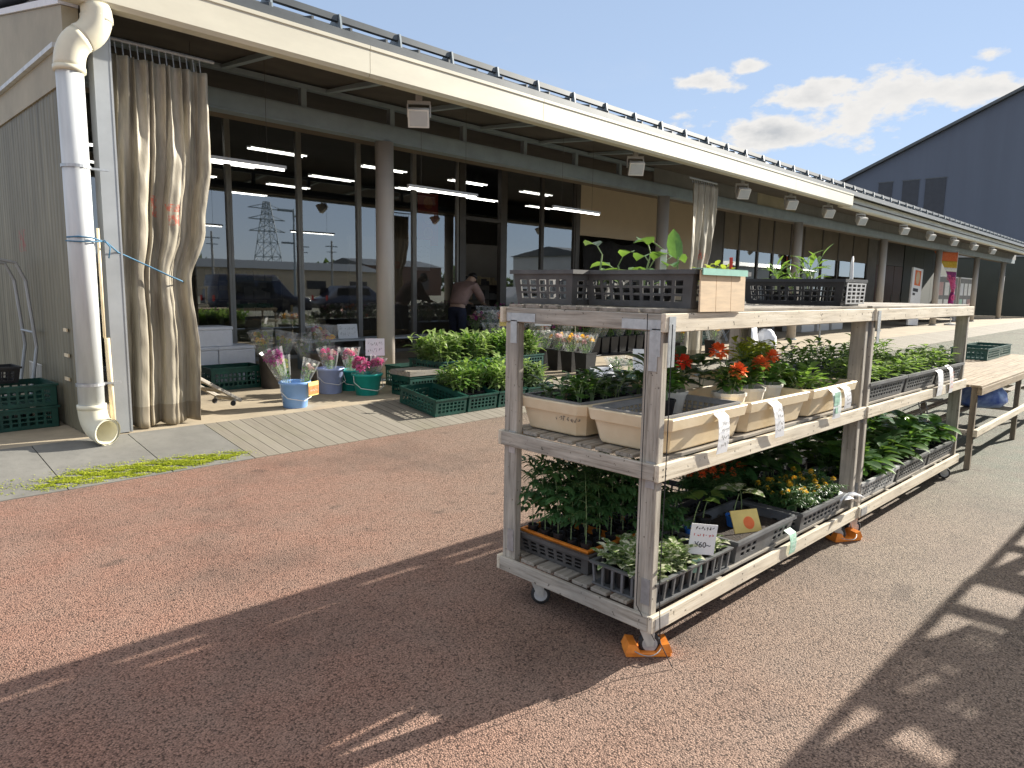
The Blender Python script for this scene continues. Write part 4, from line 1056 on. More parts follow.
# ---- bottom shelf
gc=crate('grey_crate',M['mesh_grey'],.56,.47,.10,8,7,3,.05,.5,0,.012); tag(gc,'','crate','grey crates on the bottom shelf')
set_on(gc,.36,.64,Z1+.002,'grey slotted crate of tomato seedlings at the far left of the bottom shelf')
pt=MB()
orange_tray=MB()
for k in range(2):
    r=orange_tray
    x0,x1=-.262+.265*k,-.005+.265*k
    def ring(i,z): return [(x0+i,-.215+i,z),(x1-i,-.215+i,z),(x1-i,.215-i,z),(x0+i,.215-i,z)]
    r.mi=2; r.loft([ring(.02,0),ring(.004,.078)],True,False); r.mi=0; r.loft([ring(.003,.079),ring(-.002,.092),ring(-.002,.098),ring(.012,.098),ring(.018,.075)]); r.mi=1; r.poly(ring(.0175,.075)); r.mi=0
ot=orange_tray.build('seedling_tray',[M['orange'],M['soil'],M['black']]); tag(ot,'orange rimmed seedling tray set in the grey tomato crate','tray'); put(ot,CW(.36,.64,Z1+.014),CA)
tom=[seedling('tomato_seedling',M['l_tomato'],M['black'],90+k,.29,1,11,.068,.034,.026,.05,.5,.04,False,True,.75) for k in range(4)]
for q in tom: tag(q,'','tomato seedling')
for i in range(6):
    for j in range(5):
        set_on(tom[(i*2+j)%4],.13+.092*i,.46+.088*j,Z1+.085,'tall feathery tomato seedling on a pale stem in the orange rimmed tray','tomato seedlings in the orange tray',rv(rg,0,6),rv(rg,.85,1.12))
for i in range(4):
    for j in range(2): set_on(tom[(i+j)%4],.46+.07*i,.30+.07*j,Z1+.03,'shorter tomato seedling between the orange tray and the corner post','tomato seedlings by the corner post',rv(rg,0,6),.8)
bc=bars_crate('barred_crate',M['grey_crate'],.60,.33,.105); tag(bc,'','crate','grey crates on the bottom shelf'); set_on(bc,.345,.175,Z1+.002,'low grey barred crate of small pots at the near corner of the bottom shelf')
var=[seedling('variegated_seedling',M['l_vari'],M['black'],100+k,.075,4,6,.058,.03,.034,.075,.3,.04) for k in range(3)]
for q in var: tag(q,'','seedling')
for i in range(7):
    for j in range(4):
        full=(i<4 and not (i==3 and j>1)) or (j==0 and i==6)
        if full: set_on(var[(i+j)%3],.085+.083*i,.06+.077*j,Z1+.012,'cream edged variegated seedling in the barred corner crate','variegated seedlings in the corner crate',rv(rg,0,6),rv(rg,.85,1.15))
ep=pot_mesh(.026,.034,.075).build('empty_pot',[M['black'],M['soil']]); tag(ep,'','pot')
for i in range(7):
    for j in range(4):
        full=(i<4 and not (i==3 and j>1)) or (j==0 and i==6)
        if not full: set_on(ep,.085+.083*i,.06+.077*j,Z1+.012,'small black pot of bare soil in the barred corner crate','bare pots in the corner crate')
gs=crate('grey_crate',M['grey_crate'],.60,.34,.115,9,6,2,.06,.6,.0,.012,False,.005,midsolid=True); tag(gs,'','crate','grey crates on the bottom shelf')
set_on(gs,1.03,.18,Z1+.002,'grey crate of cucumber seedlings and a yellow card on the near bottom shelf')
b=MB(); b.box((-.272,-.142,0),(.272,.142,.062)); tag(b.build('potting_soil',M['soil'],None,False,CW(1.03,.18,Z1+.014),CA),'dark potting soil filling the grey cucumber crate','soil')
def cucumber(seed,pot,h,L):
    rg=random.Random(seed); b=MB(); b.mi=1; b.X=Matrix.Translation((0,0,.06)); pts=stalk(b,h,.03,rv(rg,0,6),.0035)
    b.mi=0; a=rv(rg,0,6)
    for k in range(3):
        aa=a+k*2.4; d=Vector((math.cos(aa),math.sin(aa),.35)); q=pts[-1]+d*L*.25; b.leaf(q,d,(0,0,1),L*1.35,L,.3,.2,**OV)
    o=b.build('cucumber_seedling',[M['l_vari'] if seed%2 else M['l_light'],M['stem']]); pot_mesh(.03,.04,.07).build('pot',[pot,M['soil']],o); return o
for k,(x,y,p,h,L,l) in enumerate(((.70,.24,'blue_pot',.14,.065,'cucumber seedling in a blue pot right behind the white price card'),(1.04,.20,'blue_pot',.12,.085,'cucumber seedling with two big leaves, in a blue pot behind the yellow card'),(.90,.30,'black',.12,.055,'small cucumber seedling in a black pot, back of the grey crate'),(1.20,.24,'black',.11,.06,'cucumber seedling at the right of the yellow card'))):
    o=cucumber(110+k,M[p],h,L); tag(o,l,'seedling','cucumber seedlings'); put(o,CW(x,y,Z1+.066),k)
b=MB(); b.X=Matrix.Rotation(R(-28),4,'X'); b.box((-.06,-.002,0),(.06,.002,.085)); o=b.build('seed_card',M['yellow']); f=MB(); f.X=b.X; f.disc((.01,-.003,.035),.024,14,'y'); f.build('printed_flower',M['f_orange'],o); tag(o,'yellow seed card printed with an orange flower, in the grey crate','card'); put(o,CW(1.0,.09,Z1+.080),CA+R(-25),None,None,1.35)
# price card on a stick
o=empty('price_card',CW(.40,.03,Z1+.012),CA+R(-38)); o.scale=(1.2,1.2,1.2); tag(o,'white price card on a stick at the near edge, red and black writing','price card')
b=MB(); b.X=Matrix.Rotation(R(6),4,'Y'); b.box((-.05,-.0015,.10),(.05,.0015,.215)); b.build('card',M['paper'],o)
b=MB(); b.X=Matrix.Rotation(R(6),4,'Y'); b.box((-.008,.002,-.01),(.008,.004,.12)); st=b.build('stick',M['sunwoodX'],o)
b=MB(); b.box((-.022,-.0045,.03),(.018,-.002,.085)); b.build('clip',M['mint'],st)
RY6=Matrix.Rotation(R(6),4,'Y')@FX
scrawl(o,M['charcoal'],.07,.018,6,2,RY6,(.023,-.0022,.198)); scrawl(o,M['redink'],.075,.016,6,8,RY6,(.02,-.0022,.172))
lettering('¥60~',.030,M['ink'],o,(.016,-.0022,.135),(PI/2,R(6),0))
mg=[]
for k in range(3):
    q=seedling('marigold',M['l_tomato'],M['black'],120+k,.11,5,7,.05,.022,.034,.065,.3,.05,False,True)
    with_flowers(q,[((.03,.01,.185),.016),((-.03,-.02,.17),.014)],M['f_yellow'] if k<2 else M['f_orange'],k); tag(q,'','marigold'); mg.append(q)
gc2=crate('grey_crate',M['grey_crate'],.58,.33,.105,9,6,2,.05,.5,0,.012); tag(gc2,'','crate','grey crates on the bottom shelf')
set_on(gc2,1.73,.17,Z1+.002,'grey crate of yellow marigolds near the middle post of the bottom shelf')
for i in range(6):
    for j in range(3): set_on(mg[(i+j)%2],1.49+.09*i,.07+.10*j,Z1+.03,'low yellow marigold in the crate near the middle post','yellow marigolds by the middle post',rv(rg,0,6),rv(rg,.8,1.1))
for i in range(5):
    for j in range(2): set_on(mg[2],1.22+.10*i,.46+.10*j,Z1+.03,'orange marigold among dark foliage at the back of the bottom shelf','orange marigolds at the back',rv(rg,0,6),rv(rg,1.1,1.4))
gb=crate('black_grid_tray',M['black'],.50,.44,.085,9,8,2,.02,.3,0,.006,True,.004); tag(gb,'','tray','black grid trays')
set_on(gb,.98,.65,Z1+.002,'empty black grid tray at the back of the bottom shelf'); set_on(gb,.99,.66,Z1+.092,'second black grid tray stacked on the one at the back',None,.04)
for i in range(5):
    for j in range(3): set_on(big_l[(i+j)%3],1.60+.12*i,.50+.13*j,Z1+.02,'dark broad leafed seedling at the back right of the near bottom shelf','broad seedlings at the back right',rv(rg,0,6),rv(rg,.95,1.25))
# paper labels over the planter rims and side rails
def hang(x,z,l,w=.06,h=.16,m='paper',y=-.036,tilt=0.,ink='charcoal',seed=1,two=None,o=CO):
    w=w*1.45; b=MB(); n=8; rows=[]
    for k in range(n+1):
        t=k/n; rows.append([b.vert((sx*w/2+tilt*t*h,-.010*math.sin(t*3)*1-.006*t+(.028 if t==0 else 0),-h*t+(0 if t else .001))) for sx in (-1,1)])
    for r0,r1 in zip(rows,rows[1:]): b.face((r0[0],r1[0],r1[1],r0[1]))
    ob=b.build('hanging_label',M[m]); md=ob.modifiers.new('t','SOLIDIFY'); md.thickness=.0012
    tag(ob,l,'label','paper labels hanging over the shelf edges'); put(ob,CW(x,y,z,o),CA)
    scrawl(ob,M[ink],w*.66,h*.72,24,seed,FX,(tilt*h*.5,-.019,-h*.5))
    if two:
        q=MB(); q.box((-w*.42,-.0165,-h*.55),(w*.25,-.0155,-h*.12)); q.box((-w*.2,-.0165,-h*.82),(w*.1,-.0155,-h*.62)); q.build('print',M[two],ob)
    return ob
zr=Z2+.152
hang(.44,zr,'white paper label over the corner cream planter, first from the corner post',.062,.175,'paper',-.036,-.05,'mesh_grey',1)
hang(.95,zr,'white paper label over the cream planter under the orange geraniums',.065,.18,'paper',-.034,.25,'mesh_grey',2)
hang(1.68,zr,'green printed white label over the third cream planter',.075,.17,'paper',-.034,.1,'mint',3,'mint')
hang(1.83,zr,'plain white label beside the green printed one on the third planter',.065,.13,'paper',-.032,.2,'mesh_grey',4)
hang(1.26,Z1+.06,'mint green printed label hanging from the bottom shelf edge',.05,.12,'mint',-.026,-.05,'paper',5)
b=MB(); 
for k in range(3): b.leaf((0,0,.02*k),(math.cos(k*1.3),-.7+.3*k,.25),(0,0,1),.10,.06,.5,.3)
tag(b.build('dry_leaf',M['foam'],None,True,CW(2.05,.00,Z1+.06)),'pale dried leaf hanging over the crate beside the middle post','leaf')

# ------------------------------------------------------------------ load of the farther trolley
D2=CL+.045
sb=crate('seedling_basket',M['grey_crate'],.66,.36,.12,12,7,3,.05,.5,0,.012); tag(sb,'','basket','grey baskets on the farther trolley')
pb_=crate('seedling_basket',M['pale_crate'],.66,.36,.12,13,7,3,.05,.45,0,.012); tag(pb_,'','basket','grey baskets on the farther trolley')
pep=[seedling('pepper_seedling',M['l_pale'] if k==1 else M['l_light'],M['black'],140+k,.13,2,8,.06,.032,.036,.07,.35,.035) for k in range(3)]
for q in pep: tag(q,'','seedling')
pepd=[seedling('pepper_seedling',M['l_light'],M['black'],145+k,.16,2,9,.06,.032,.036,.07,.4,.035) for k in range(2)]
for q in pepd: tag(q,'','seedling')
BN=['first','second','third']
for k in range(3):
    x=D2+.38+.715*k
    set_on(sb,x,.18,Z2+.002,f'grey basket of light green seedlings, {BN[k]} along the near edge of the farther middle shelf')
    set_on(sb,x,.66,Z2+.002,f'grey basket of seedlings, {BN[k]} along the back of the farther middle shelf')
    for i in range(6):
        for j in range(3):
            set_on(pep[(i+j)%3],x-.26+.104*i,.075+.10*j,Z2+.02,f'light green pepper seedling in the {BN[k]} near basket of the farther middle shelf',f'pepper seedlings in the {BN[k]} near basket',rv(rg,0,6),rv(rg,.85,1.15))
        for j in range(2):
            set_on(pepd[(i+j)%2],x-.26+.104*i,.58+.14*j,Z2+.02,f'mid green pepper seedling in the {BN[k]} back basket of the farther middle shelf',f'pepper seedlings in the {BN[k]} back basket',rv(rg,0,6),rv(rg,.85,1.2))
    set_on(pb_ if k==0 else sb,x,.18,Z1+.002,['pale grey basket of broad leafed seedlings, first along the farther bottom shelf','dark grey basket of broad leafed seedlings in the middle of the farther bottom shelf','dark grey basket of broad leafed seedlings at the far end of the bottom shelf'][k])
sw=[seedling('broad_leafed_seedling',M['l_mid'] if k!=1 else M['l_dark'],M['black'],150+k,.17,3,5,.12,.085,.045,.07,.4,.06,**OV) for k in range(3)]
for q in sw: tag(q,'','seedling')
for k in range(3):
    x=D2+.38+.715*k
    for i in range(5):
        for j in range(2): set_on(sw[(i+j+k)%3],x-.25+.125*i,.10+.15*j,Z1+.02,f'broad leafed seedling in the {BN[k]} basket of the farther bottom shelf',f'broad leafed seedlings in the {BN[k]} bottom basket',rv(rg,0,6),rv(rg,.85,1.15))
        set_on(sw[(i+k)%3],x-.25+.125*i,.55+.10*(i%2),Z1+.0,'broad leafed seedling standing at the back of the farther bottom shelf','broad leafed seedlings at the back',rv(rg,0,6),rv(rg,1.0,1.3))
hang(D2+1.42,Z2+.125,'plain white label over the second basket of the farther trolley',.085,.20,'paper',-.032,.0,'paper',6)
hang(D2+1.70,Z2+.13,'white and orange label at the far end of the farther trolley',.065,.21,'paper',-.030,.15,'f_orange',7)

# ---- the out of view trolleys carry baskets and planters too (their shadows reach the picture)
for k,(x,y) in enumerate(((.35,.66),(.95,.25),(1.6,.62))):
    o=inst(dk,CW(x,y,Z3+.001,T3),CA,'black mesh basket on top of the trolley out of view',None)
for k,x in enumerate((.4,1.1,1.8)):
    o=inst(plr,CW(x,.6,Z2+.006,T3),CA,'cream planter on the trolley out of view',None)
    for i in range(4): inst(big_l[i%3],CW(x-.2+.13*i,.6,Z2+.06,T3),i,'broad leafed plant on the trolley out of view','plants on the trolley out of view')
    inst(sb,CW(x,.3,Z1+.002,T3),CA,'grey basket low on the trolley out of view')

# ------------------------------------------------------------------ goods on the porch floor and ramp
RXA=math.atan2(FZ,RY1-RY0)
gcr=crate('green_crate',M['green_crate'],.66,.47,.20,10,7,3,.0,.45,0,.010,True,.006); tag(gcr,'','crate','green crates on the ramp and porch floor')
def gcrate(x,y,z,rz,l,sc=None,rx=0): return inst(gcr,(x,y,z),rz,l,'green crates on the ramp and porch floor',sc,rx)
def seedbed(protos,x,y,z,n,m,dx,dy,l,g,seed,rx=0,s=1.):
    rg=random.Random(seed)
    for i in range(n):
        for j in range(m):
            yy=y+(j-(m-1)/2)*dy; inst(protos[rg.randrange(len(protos))],(x+(i-(n-1)/2)*dx,yy,z+(yy-y)*math.tan(rx)),rv(rg,0,6.28),l,g,s*rv(rg,.85,1.2))
fl_l=[seedling('leafy_vegetable',(M['l_pale'],M['l_light'],M['l_pale'],M['l_mid'])[k],M['black'],200+k,.17,6,8,.058,.026,.045,.08,.55,.075,False,False,.9) for k in range(4)]
for q in fl_l: tag(q,'','vegetable plant')
fl_g=[seedling('leafy_vegetable',M['l_grey'],M['black'],205+k,.15,5,8,.06,.03,.045,.08,.35,.07,False,False,.7) for k in range(2)]
for q in fl_g: tag(q,'','vegetable plant')
# front row on the ramp, long side up the slope
ry=6.33
for k,(x,l) in enumerate(((5.20,'empty green crate at the left end of the row on the ramp'),(5.70,'green crate on the ramp, second from the left end, leafy greens at its back'),(6.20,'green crate on the ramp just behind the trolley post'),(6.72,'green crate of seedlings at the right end of the row on the ramp'))):
    gcrate(x,ry,rz_at(ry)+.010,PI/2,l,None,0).rotation_euler=Matrix((Matrix.Rotation(RXA,3,'X')@Matrix.Rotation(PI/2,3,'Z'))).to_euler()
    if k: seedbed(fl_l if k<3 else fl_g+fl_l[:1],x,ry+(.08 if k==1 else 0),rz_at(ry)+.05,4,4 if k==1 else 5,.105,.115,['','leafy green standing in the second crate of the ramp row','leafy green in the crate behind the trolley post','pale leafy green in the last crate of the ramp row'][k],['','greens in the second ramp crate','greens in the third ramp crate','greens in the last ramp crate'][k],k,RXA,1.45)
# back row stacked two high
for k in range(4):
    x=5.98+.5*k
    for j in range(2): gcrate(x,7.15,FZ+.002+.205*j,PI/2,('upper' if j else 'lower')+[' green crate of the stack behind the empty crate, nearest the column',' green crate of the second stack from the column',' green crate of the third stack from the column',' green crate of the last stack in the back row'][k])
    seedbed(fl_l,x,7.15,FZ+.235,4,5,.105,.115,'bright leafy green on '+['the stacked crates nearest the column','the second stack of crates from the column','the third stack of crates from the column','the last stack of crates in the back row'][k],'greens on stack '+'one two three four'.split()[k],10+k,0,1.6)
# crate and pallet boxes by the column
gcrate(5.52,7.02,FZ+.002,0,'green crate beside the teal bucket with a flat wooden box on top',(.8,.8,1.25))
b=MB()
for k in range(5): b.box((-.27,-.20+.082*k,.0),(.27,-.13+.082*k,.012))
b.box((-.275,-.205,-.05),(.275,-.19,.004)); b.box((-.275,.19,-.05),(.275,.205,.004)); b.box((-.275,-.189,-.05),(-.26,.189,-.001)); b.box((.26,-.189,-.05),(.275,.189,-.001))
tag(b.build('wooden_box',M['slat'],None,False,(5.52,7.02,FZ+.305)),'flat weathered wooden box on the green crate beside the column','box')
gcrate(5.95,7.75,FZ+.002,0,'green crate on the floor behind the round column',(.8,.8,1.4))
gcrate(3.98,9.0,FZ+.002,0,'green crate in front of the white foam boxes',(1.05,.9,1.45))
gcrate(13.65,6.32,rz_at(6.3)+.01,0,'green crate on the ramp seen past the trolley, beyond the red flowers',(1.2,1,1.2))
for k in range(5): gcrate(16.4,9.2,FZ+.002+.205*k,.2,['lowest','second','middle','fourth','topmost'][k]+' green crate of the tall stack under the far porch')
# ---- wall side: crates, trolley with bent tube handle
for k in range(2): gcrate(1.30,7.80,FZ+.002+.205*k,.03,['lower green crate of the pair against the grey side wall','upper green crate of the pair against the grey side wall'][k],(1.15,1.15,1.))
o=inst(dk,(1.14,7.86,FZ+.415),.05,'black mesh basket standing in the green crates by the side wall',None)
t=empty('hand_trolley',(1.66,8.45,FZ)); tag(t,'pale hand trolley with a bent tube handle against the side wall','hand trolley')
b=MB(); b.tube([(-.30,-.35,.16),(-.06,-.30,.2),(.02,-.28,.7),(-.03,-.28,1.35),(-.10,-.28,1.52),(-.24,-.28,1.55)],.017,8); b.tube([(-.30,.15,.16),(-.06,.2,.2),(.02,.2,.7),(-.03,.2,1.35),(-.10,.2,1.52),(-.24,.2,1.55)],.017,8); b.tube([(-.24,-.28,1.55),(-.24,.2,1.55)],.017,8); b.tube([(.0,-.28,.85),(.0,.2,.85)],.012,8); b.build('handle',M['gal'],t)
b=MB(); b.bbox((-.85,-.40,.13),(-.02,.26,.16),.004); b.build('platform',M['mesh_grey'],t)
b=MB()
for k in range(9): b.tube([(.03,-.26+.056*k,.17),(.05,-.26+.056*k,.52)],.005,5)
b.tube([(.05,-.28,.52),(.05,.21,.52)],.006,5); b.build('wire_guard',M['white'],t)
for x in (-.75,-.12):
    for y in (-.32,.18):
        b=MB(); b.X=Matrix.Translation((x,y,.063))@Matrix.Rotation(PI/2,4,'X'); b.lathe([(.02,-.015),(.055,-.013),(.06,0),(.055,.013),(.02,.015)],16); b.build('wheel',M['rubber'],t)
# ---- tipped wooden dolly
d=empty('wooden_dolly',(2.95,7.36,FZ)); d.rotation_euler=(0,R(30),R(16)); tag(d,'weathered wooden dolly tipped on edge beside the curtain','dolly')
d.location=(2.93,7.36,FZ+.30)
for y in (-.17,.13):
    b=MB(); b.bbox((-.45,y,.0),(.43,y+.045,.035),.004); b.build('side_rail',M['woodX'],d)
for x in (-.36,-.12,.12,.34):
    b=MB(); b.bbox((x,-.125,.002),(x+.07,.128,.022),.003); b.build('slat',M['slat'],d)
for x,y in ((.36,-.14),(.36,.15),(-.36,-.14),(-.36,.15)):
    b=MB(); b.X=Matrix.Translation((x,y,-.045))@Matrix.Rotation(PI/2,4,'X'); b.lathe([(.008,-.010),(.028,-.010),(.030,0),(.028,.010),(.008,.010)],14); w_=b.build('castor',M['rubber'],d)
    q=MB(); q.box((x-.014,y-.016,-.018),(x+.014,y+.016,-.001)); q.build('plate',M['steel'],w_)
# ---- foam boxes
def foam(x0,x1,y0,y1,z0,z1,l):
    b=MB(); b.bbox((x0,y0,z0),(x1,y1,z1-.05),.012); o=b.build('foam_box',M['foam']); q=MB(); q.bbox((x0-.008,y0-.008,z1-.049),(x1+.008,y1+.008,z1),.012); q.build('lid',M['foam'],o); tag(o,l,'foam box','white foam boxes behind the curtain')
foam(3.35,3.98,9.35,9.8,FZ+.002,.66,'white foam box behind the green crate, left of the pair'); foam(3.99,4.5,9.35,9.8,FZ+.002,.66,'white foam box behind the green crate, right of the pair'); foam(3.45,4.20,9.38,9.78,.663,.93,'white foam box stacked on top of the other two')
b=MB(); 
rg=random.Random(2)
b.loft([[(3.25+rg.uniform(-.02,.02)+.13*math.cos(t)*s,8.6+.11*math.sin(t)*s+rg.uniform(-.02,.02),FZ+z) for t in [k*PI/7 for k in range(14)]] for s,z in ((.9,.0),(1.1,.12),(1.0,.3),(.7,.42),(.3,.48))],True,True)
tag(b.build('white_bag',M['white'],None,True),'crumpled white bag beside the green crate and foam boxes','bag')
# ---- buckets with wrapped bouquets
def bucket(name,m,r0,r1,h,l,loc,handle=True):
    b=MB(); b.lathe([(r0,0),(r0+.004,.004),(r1*.985,h-.03),(r1*1.05,h-.028),(r1*1.06,h-.004),(r1*1.04,h),(r1*.97,h),(r1*.95,h-.03),(r0*.96,.02)],28,(0,0,0),False); b.disc((0,0,.018),r0*.97,20)
    o=b.build(name,m,None,True,loc); tag(o,l,'bucket','flower buckets left of the column')
    if handle:
        q=MB(); q.tube([(-r1*1.06,0,h-.02),(-r1*1.1,-.02,h-.10),(-r1*.9,-r1*.65,h-.17),(0,-r1*1.22,h-.20),(r1*.9,-r1*.65,h-.17),(r1*1.1,-.02,h-.10),(r1*1.06,0,h-.02)],.004,5); q.build('handle',M['white'],o)
    return o
def bouquet(seed,fm,n,L,lean,az,wrap=True,r=.085,mixm=None,fr=.028):
    """stems, leaves and flower heads in a cone of clear film"""
    rg=random.Random(seed); root=empty('bouquet')
    b=MB(); d=Vector((math.cos(az)*math.sin(lean),math.sin(az)*math.sin(lean),math.cos(lean))); sx_=d.orthogonal().normalized(); sy_=d.cross(sx_)
    heads=[]
    for k in range(n):
        a=k*2.4; q=math.sqrt((k+.5)/n)*r; top=d*L*rv(rg,.82,1.03)+sx_*math.cos(a)*q+sy_*math.sin(a)*q
        b.tube([d*.0,d*L*.45+(top-d*L)*.3,top],.0022,4,False); heads.append(top)
    bl=MB()
    for k in range(n*3):
        h=heads[k%n]; p=h*rv(rg,.55,.97); a=rv(rg,0,6.3); bl.leaf(p,d+sx_*math.cos(a)+sy_*math.sin(a),d,rv(rg,.04,.08),.025,.2,.1)
    fo=bl.build('foliage',M['l_mid'],root); b.build('stems',M['stem'],root)
    for k,h in enumerate(heads):
        f=MB(); flower_head(f,h,fr*rv(rg,.8,1.25),rg,'pom'); f.build('flower',(mixm or [fm])[k%len(mixm or [fm])] if mixm else fm,root)
    if wrap:
        w_=MB(); rings=[]
        for t,q in ((.12,.018),(.35,r*.45),(.7,r*1.0),(1.0,r*1.35),(1.1,r*1.5)):
            rings.append([d*L*t+(sx_*math.cos(k*PI/8)+sy_*math.sin(k*PI/8))*q*(1+.10*((k%2)*2-1)*t) for k in range(16)])
        w_.loft(rings); w_.build('clear_wrap',M['film'],root)
    return root
bq=[]
def put_b(o,loc,l,g='wrapped bouquets in the buckets'): tag(o,l,'bouquet',g); o.location=loc; return o
B1=(3.86,7.10,FZ+.001)
bk=bucket('blue_bucket',M['blue_bucket'],.125,.165,.29,'sky blue bucket in front with an orange and yellow paper tag',B1)
q=MB(); q.X=Matrix.Rotation(R(25),4,'Z'); q.box((.0,-.182,.13),(.185,-.178,.285)); pt_=q.build('paper_tag',M['yellow'],bk); q=MB(); q.X=Matrix.Rotation(R(25),4,'Z'); q.box((.003,-.1835,.14),(.18,-.1825,.24)); q.build('orange_print',M['f_orange'],pt_); scrawl(pt_,M['white'],.13,.045,6,3,Matrix.Rotation(R(25),4,'Z')@FX,tuple(Matrix.Rotation(R(25),3,'Z')@Vector((.09,-.1845,.19))))
put_b(bouquet(1,M['f_purple'],9,.60,.34,R(165),True,.075,None,.05),(3.83,7.10,FZ+.03),'bouquet of magenta purple flowers leaning left out of the blue bucket')
put_b(bouquet(2,M['f_yellow'],9,.50,.22,R(120),True,.06,[M['f_yellow'],M['l_lime']],.018),(3.84,7.14,FZ+.03),'yellow green wrapped bouquet behind the purple one in the blue bucket')
put_b(bouquet(3,M['f_pale'],9,.48,.34,R(-20),True,.06,[M['f_pale'],M['f_white']],.02),(3.88,7.10,FZ+.03),'pale pink wrapped bouquet leaning right out of the blue bucket')
bucket('blue_bucket',M['pale_bucket'],.14,.17,.32,'pale lavender blue bucket behind, left of the teal ones',(4.72,7.78,FZ+.001))
put_b(bouquet(4,M['f_pink'],13,.50,.12,R(200),True,.09,[M['f_pink'],M['f_pale']],.03),(4.76,7.80,FZ+.03),'pink wrapped bouquet in the lavender blue bucket')
bucket('teal_bucket',M['teal'],.13,.16,.27,'teal bucket partly hidden at the back',(5.06,7.82,FZ+.001))
put_b(bouquet(5,M['f_pale'],13,.48,.1,R(80),True,.09,[M['f_pink'],M['f_pale'],M['f_white']],.03),(5.06,7.82,FZ+.03),'mixed pink and white bouquet in the back teal bucket')
bucket('teal_bucket',M['teal'],.135,.185,.27,'teal bucket in front with two bright pink flower heads',(4.99,7.36,FZ+.001))
put_b(bouquet(6,M['f_pink'],6,.40,.22,R(200),True,.06,None,.06),(4.95,7.36,FZ+.03),'bright pink bouquet at the left of the front teal bucket')
put_b(bouquet(7,M['f_pink'],5,.42,.26,R(-20),True,.07,None,.045),(5.04,7.37,FZ+.03),'bright pink bouquet at the right of the front teal bucket')
bucket('dark_bucket',M['charcoal'],.15,.18,.44,'tall charcoal bucket behind the blue bucket, left one',(4.40,8.65,FZ+.001),False)
put_b(bouquet(8,M['f_yellow'],14,.66,.16,R(170),True,.10,[M['f_yellow'],M['l_lime'],M['f_purple']],.028),(4.36,8.65,FZ+.05),'yellow and purple bouquet in the left charcoal bucket')
put_b(bouquet(18,M['f_yellow'],7,.64,.2,R(-10),True,.09,[M['l_lime'],M['f_yellow']],.024),(4.46,8.66,FZ+.05),'yellow green bouquet at the right of the left charcoal bucket')
bucket('dark_bucket',M['charcoal'],.15,.18,.44,'tall charcoal bucket behind the lavender one, right one',(5.05,8.62,FZ+.001),False)
put_b(bouquet(9,M['f_pale'],18,.70,.1,R(20),True,.15,[M['f_pale'],M['f_white'],M['f_pink'],M['f_yellow']],.032),(5.08,8.62,FZ+.05),'large pink and cream bouquet in the right charcoal bucket')
put_b(bouquet(19,M['f_white'],8,.60,.3,R(175),True,.10,[M['f_white'],M['l_grey']],.022),(4.98,8.62,FZ+.05),'small white flowered bouquet leaning left from the right charcoal bucket')
def sign_card(x,y,z,w,h,l,rz=0,tilt=-.1,m='paper',ink='ink',stick=.3,seed=1,extra=None):
    o=empty('sign_card',(x,y,z),rz); b=MB(); b.X=Matrix.Rotation(tilt,4,'X'); b.box((-w/2,-.003,stick),(w/2,.003,stick+h)); b.build('card',M[m],o)
    if stick>.02:
        b=MB(); b.X=Matrix.Rotation(tilt,4,'X'); b.box((-.008,.004,0),(.008,.009,stick+.02)); b.build('stick',M['sunwoodX'],o)
    scrawl(o,M[ink],w*.75,h*.7,12,seed,Matrix.Rotation(tilt,4,'X')@FX,tuple(Matrix.Rotation(tilt,3,'X')@Vector((0,-.0042,stick+h/2))))
    if extra:
        q=MB(); q.X=Matrix.Rotation(tilt,4,'X'); q.disc((0,-.0050,stick+h*.5),h*.30,14,'y'); q.build('print',M[extra],o)
    tag(o,l,'sign','handwritten signs among the flowers'); return o
sign_card(5.18,7.45,FZ+.25,.24,.22,'white handwritten sign standing in the front teal bucket',R(-30),-.08,'paper','ink',.22,5)
# ---- bench, sacks, indoor displays
o=empty('bench',(6.6,10.2,FZ)); tag(o,'grey bench in front of the shop window left of the column','bench')
b=MB(); b.bbox((-.95,-.2,.44),(1.9,.2,.475),.004); b.build('seat',M['gal'],o)
for x in (-.9,.4,1.8):
    b=MB(); b.box((x,-.17,.0),(x+.04,.17,.439)); b.build('leg',M['greysteel'],o)
sign_card(6.5,10.12,FZ+.478,.36,.24,'white card leaning on the bench before the window',R(-5),-.15,'paper','charcoal',.0,6)
sk=MB()
rgs=random.Random(4)
def sack():
    b=MB(); b.loft([[(math.cos(t)*.34*s*(1 if abs(math.cos(t))<.7 else .93),math.sin(t)*.22*s,z) for t in [k*PI/8 for k in range(16)]] for s,z in ((.8,0),(1,.03),(1.03,.07),(.97,.11),(.75,.135))],True,True)
    return tag(b.build('sack',M['rice'],None,True),'','sack','pale sacks stacked inside the window')
sp_=sack()
for k,(x,n) in enumerate(((5.75,5),(6.42,5),(7.10,5),(8.5,3),(9.2,3))):
    for j in range(n): inst(sp_,(x,12.4,FZ+.02+.135*j),rgs.uniform(-.08,.08),('bottom','second','third','fourth','top')[j]+' sack of the '+('first','second','third','fourth','fifth')[k]+' stack inside the shop window',None)
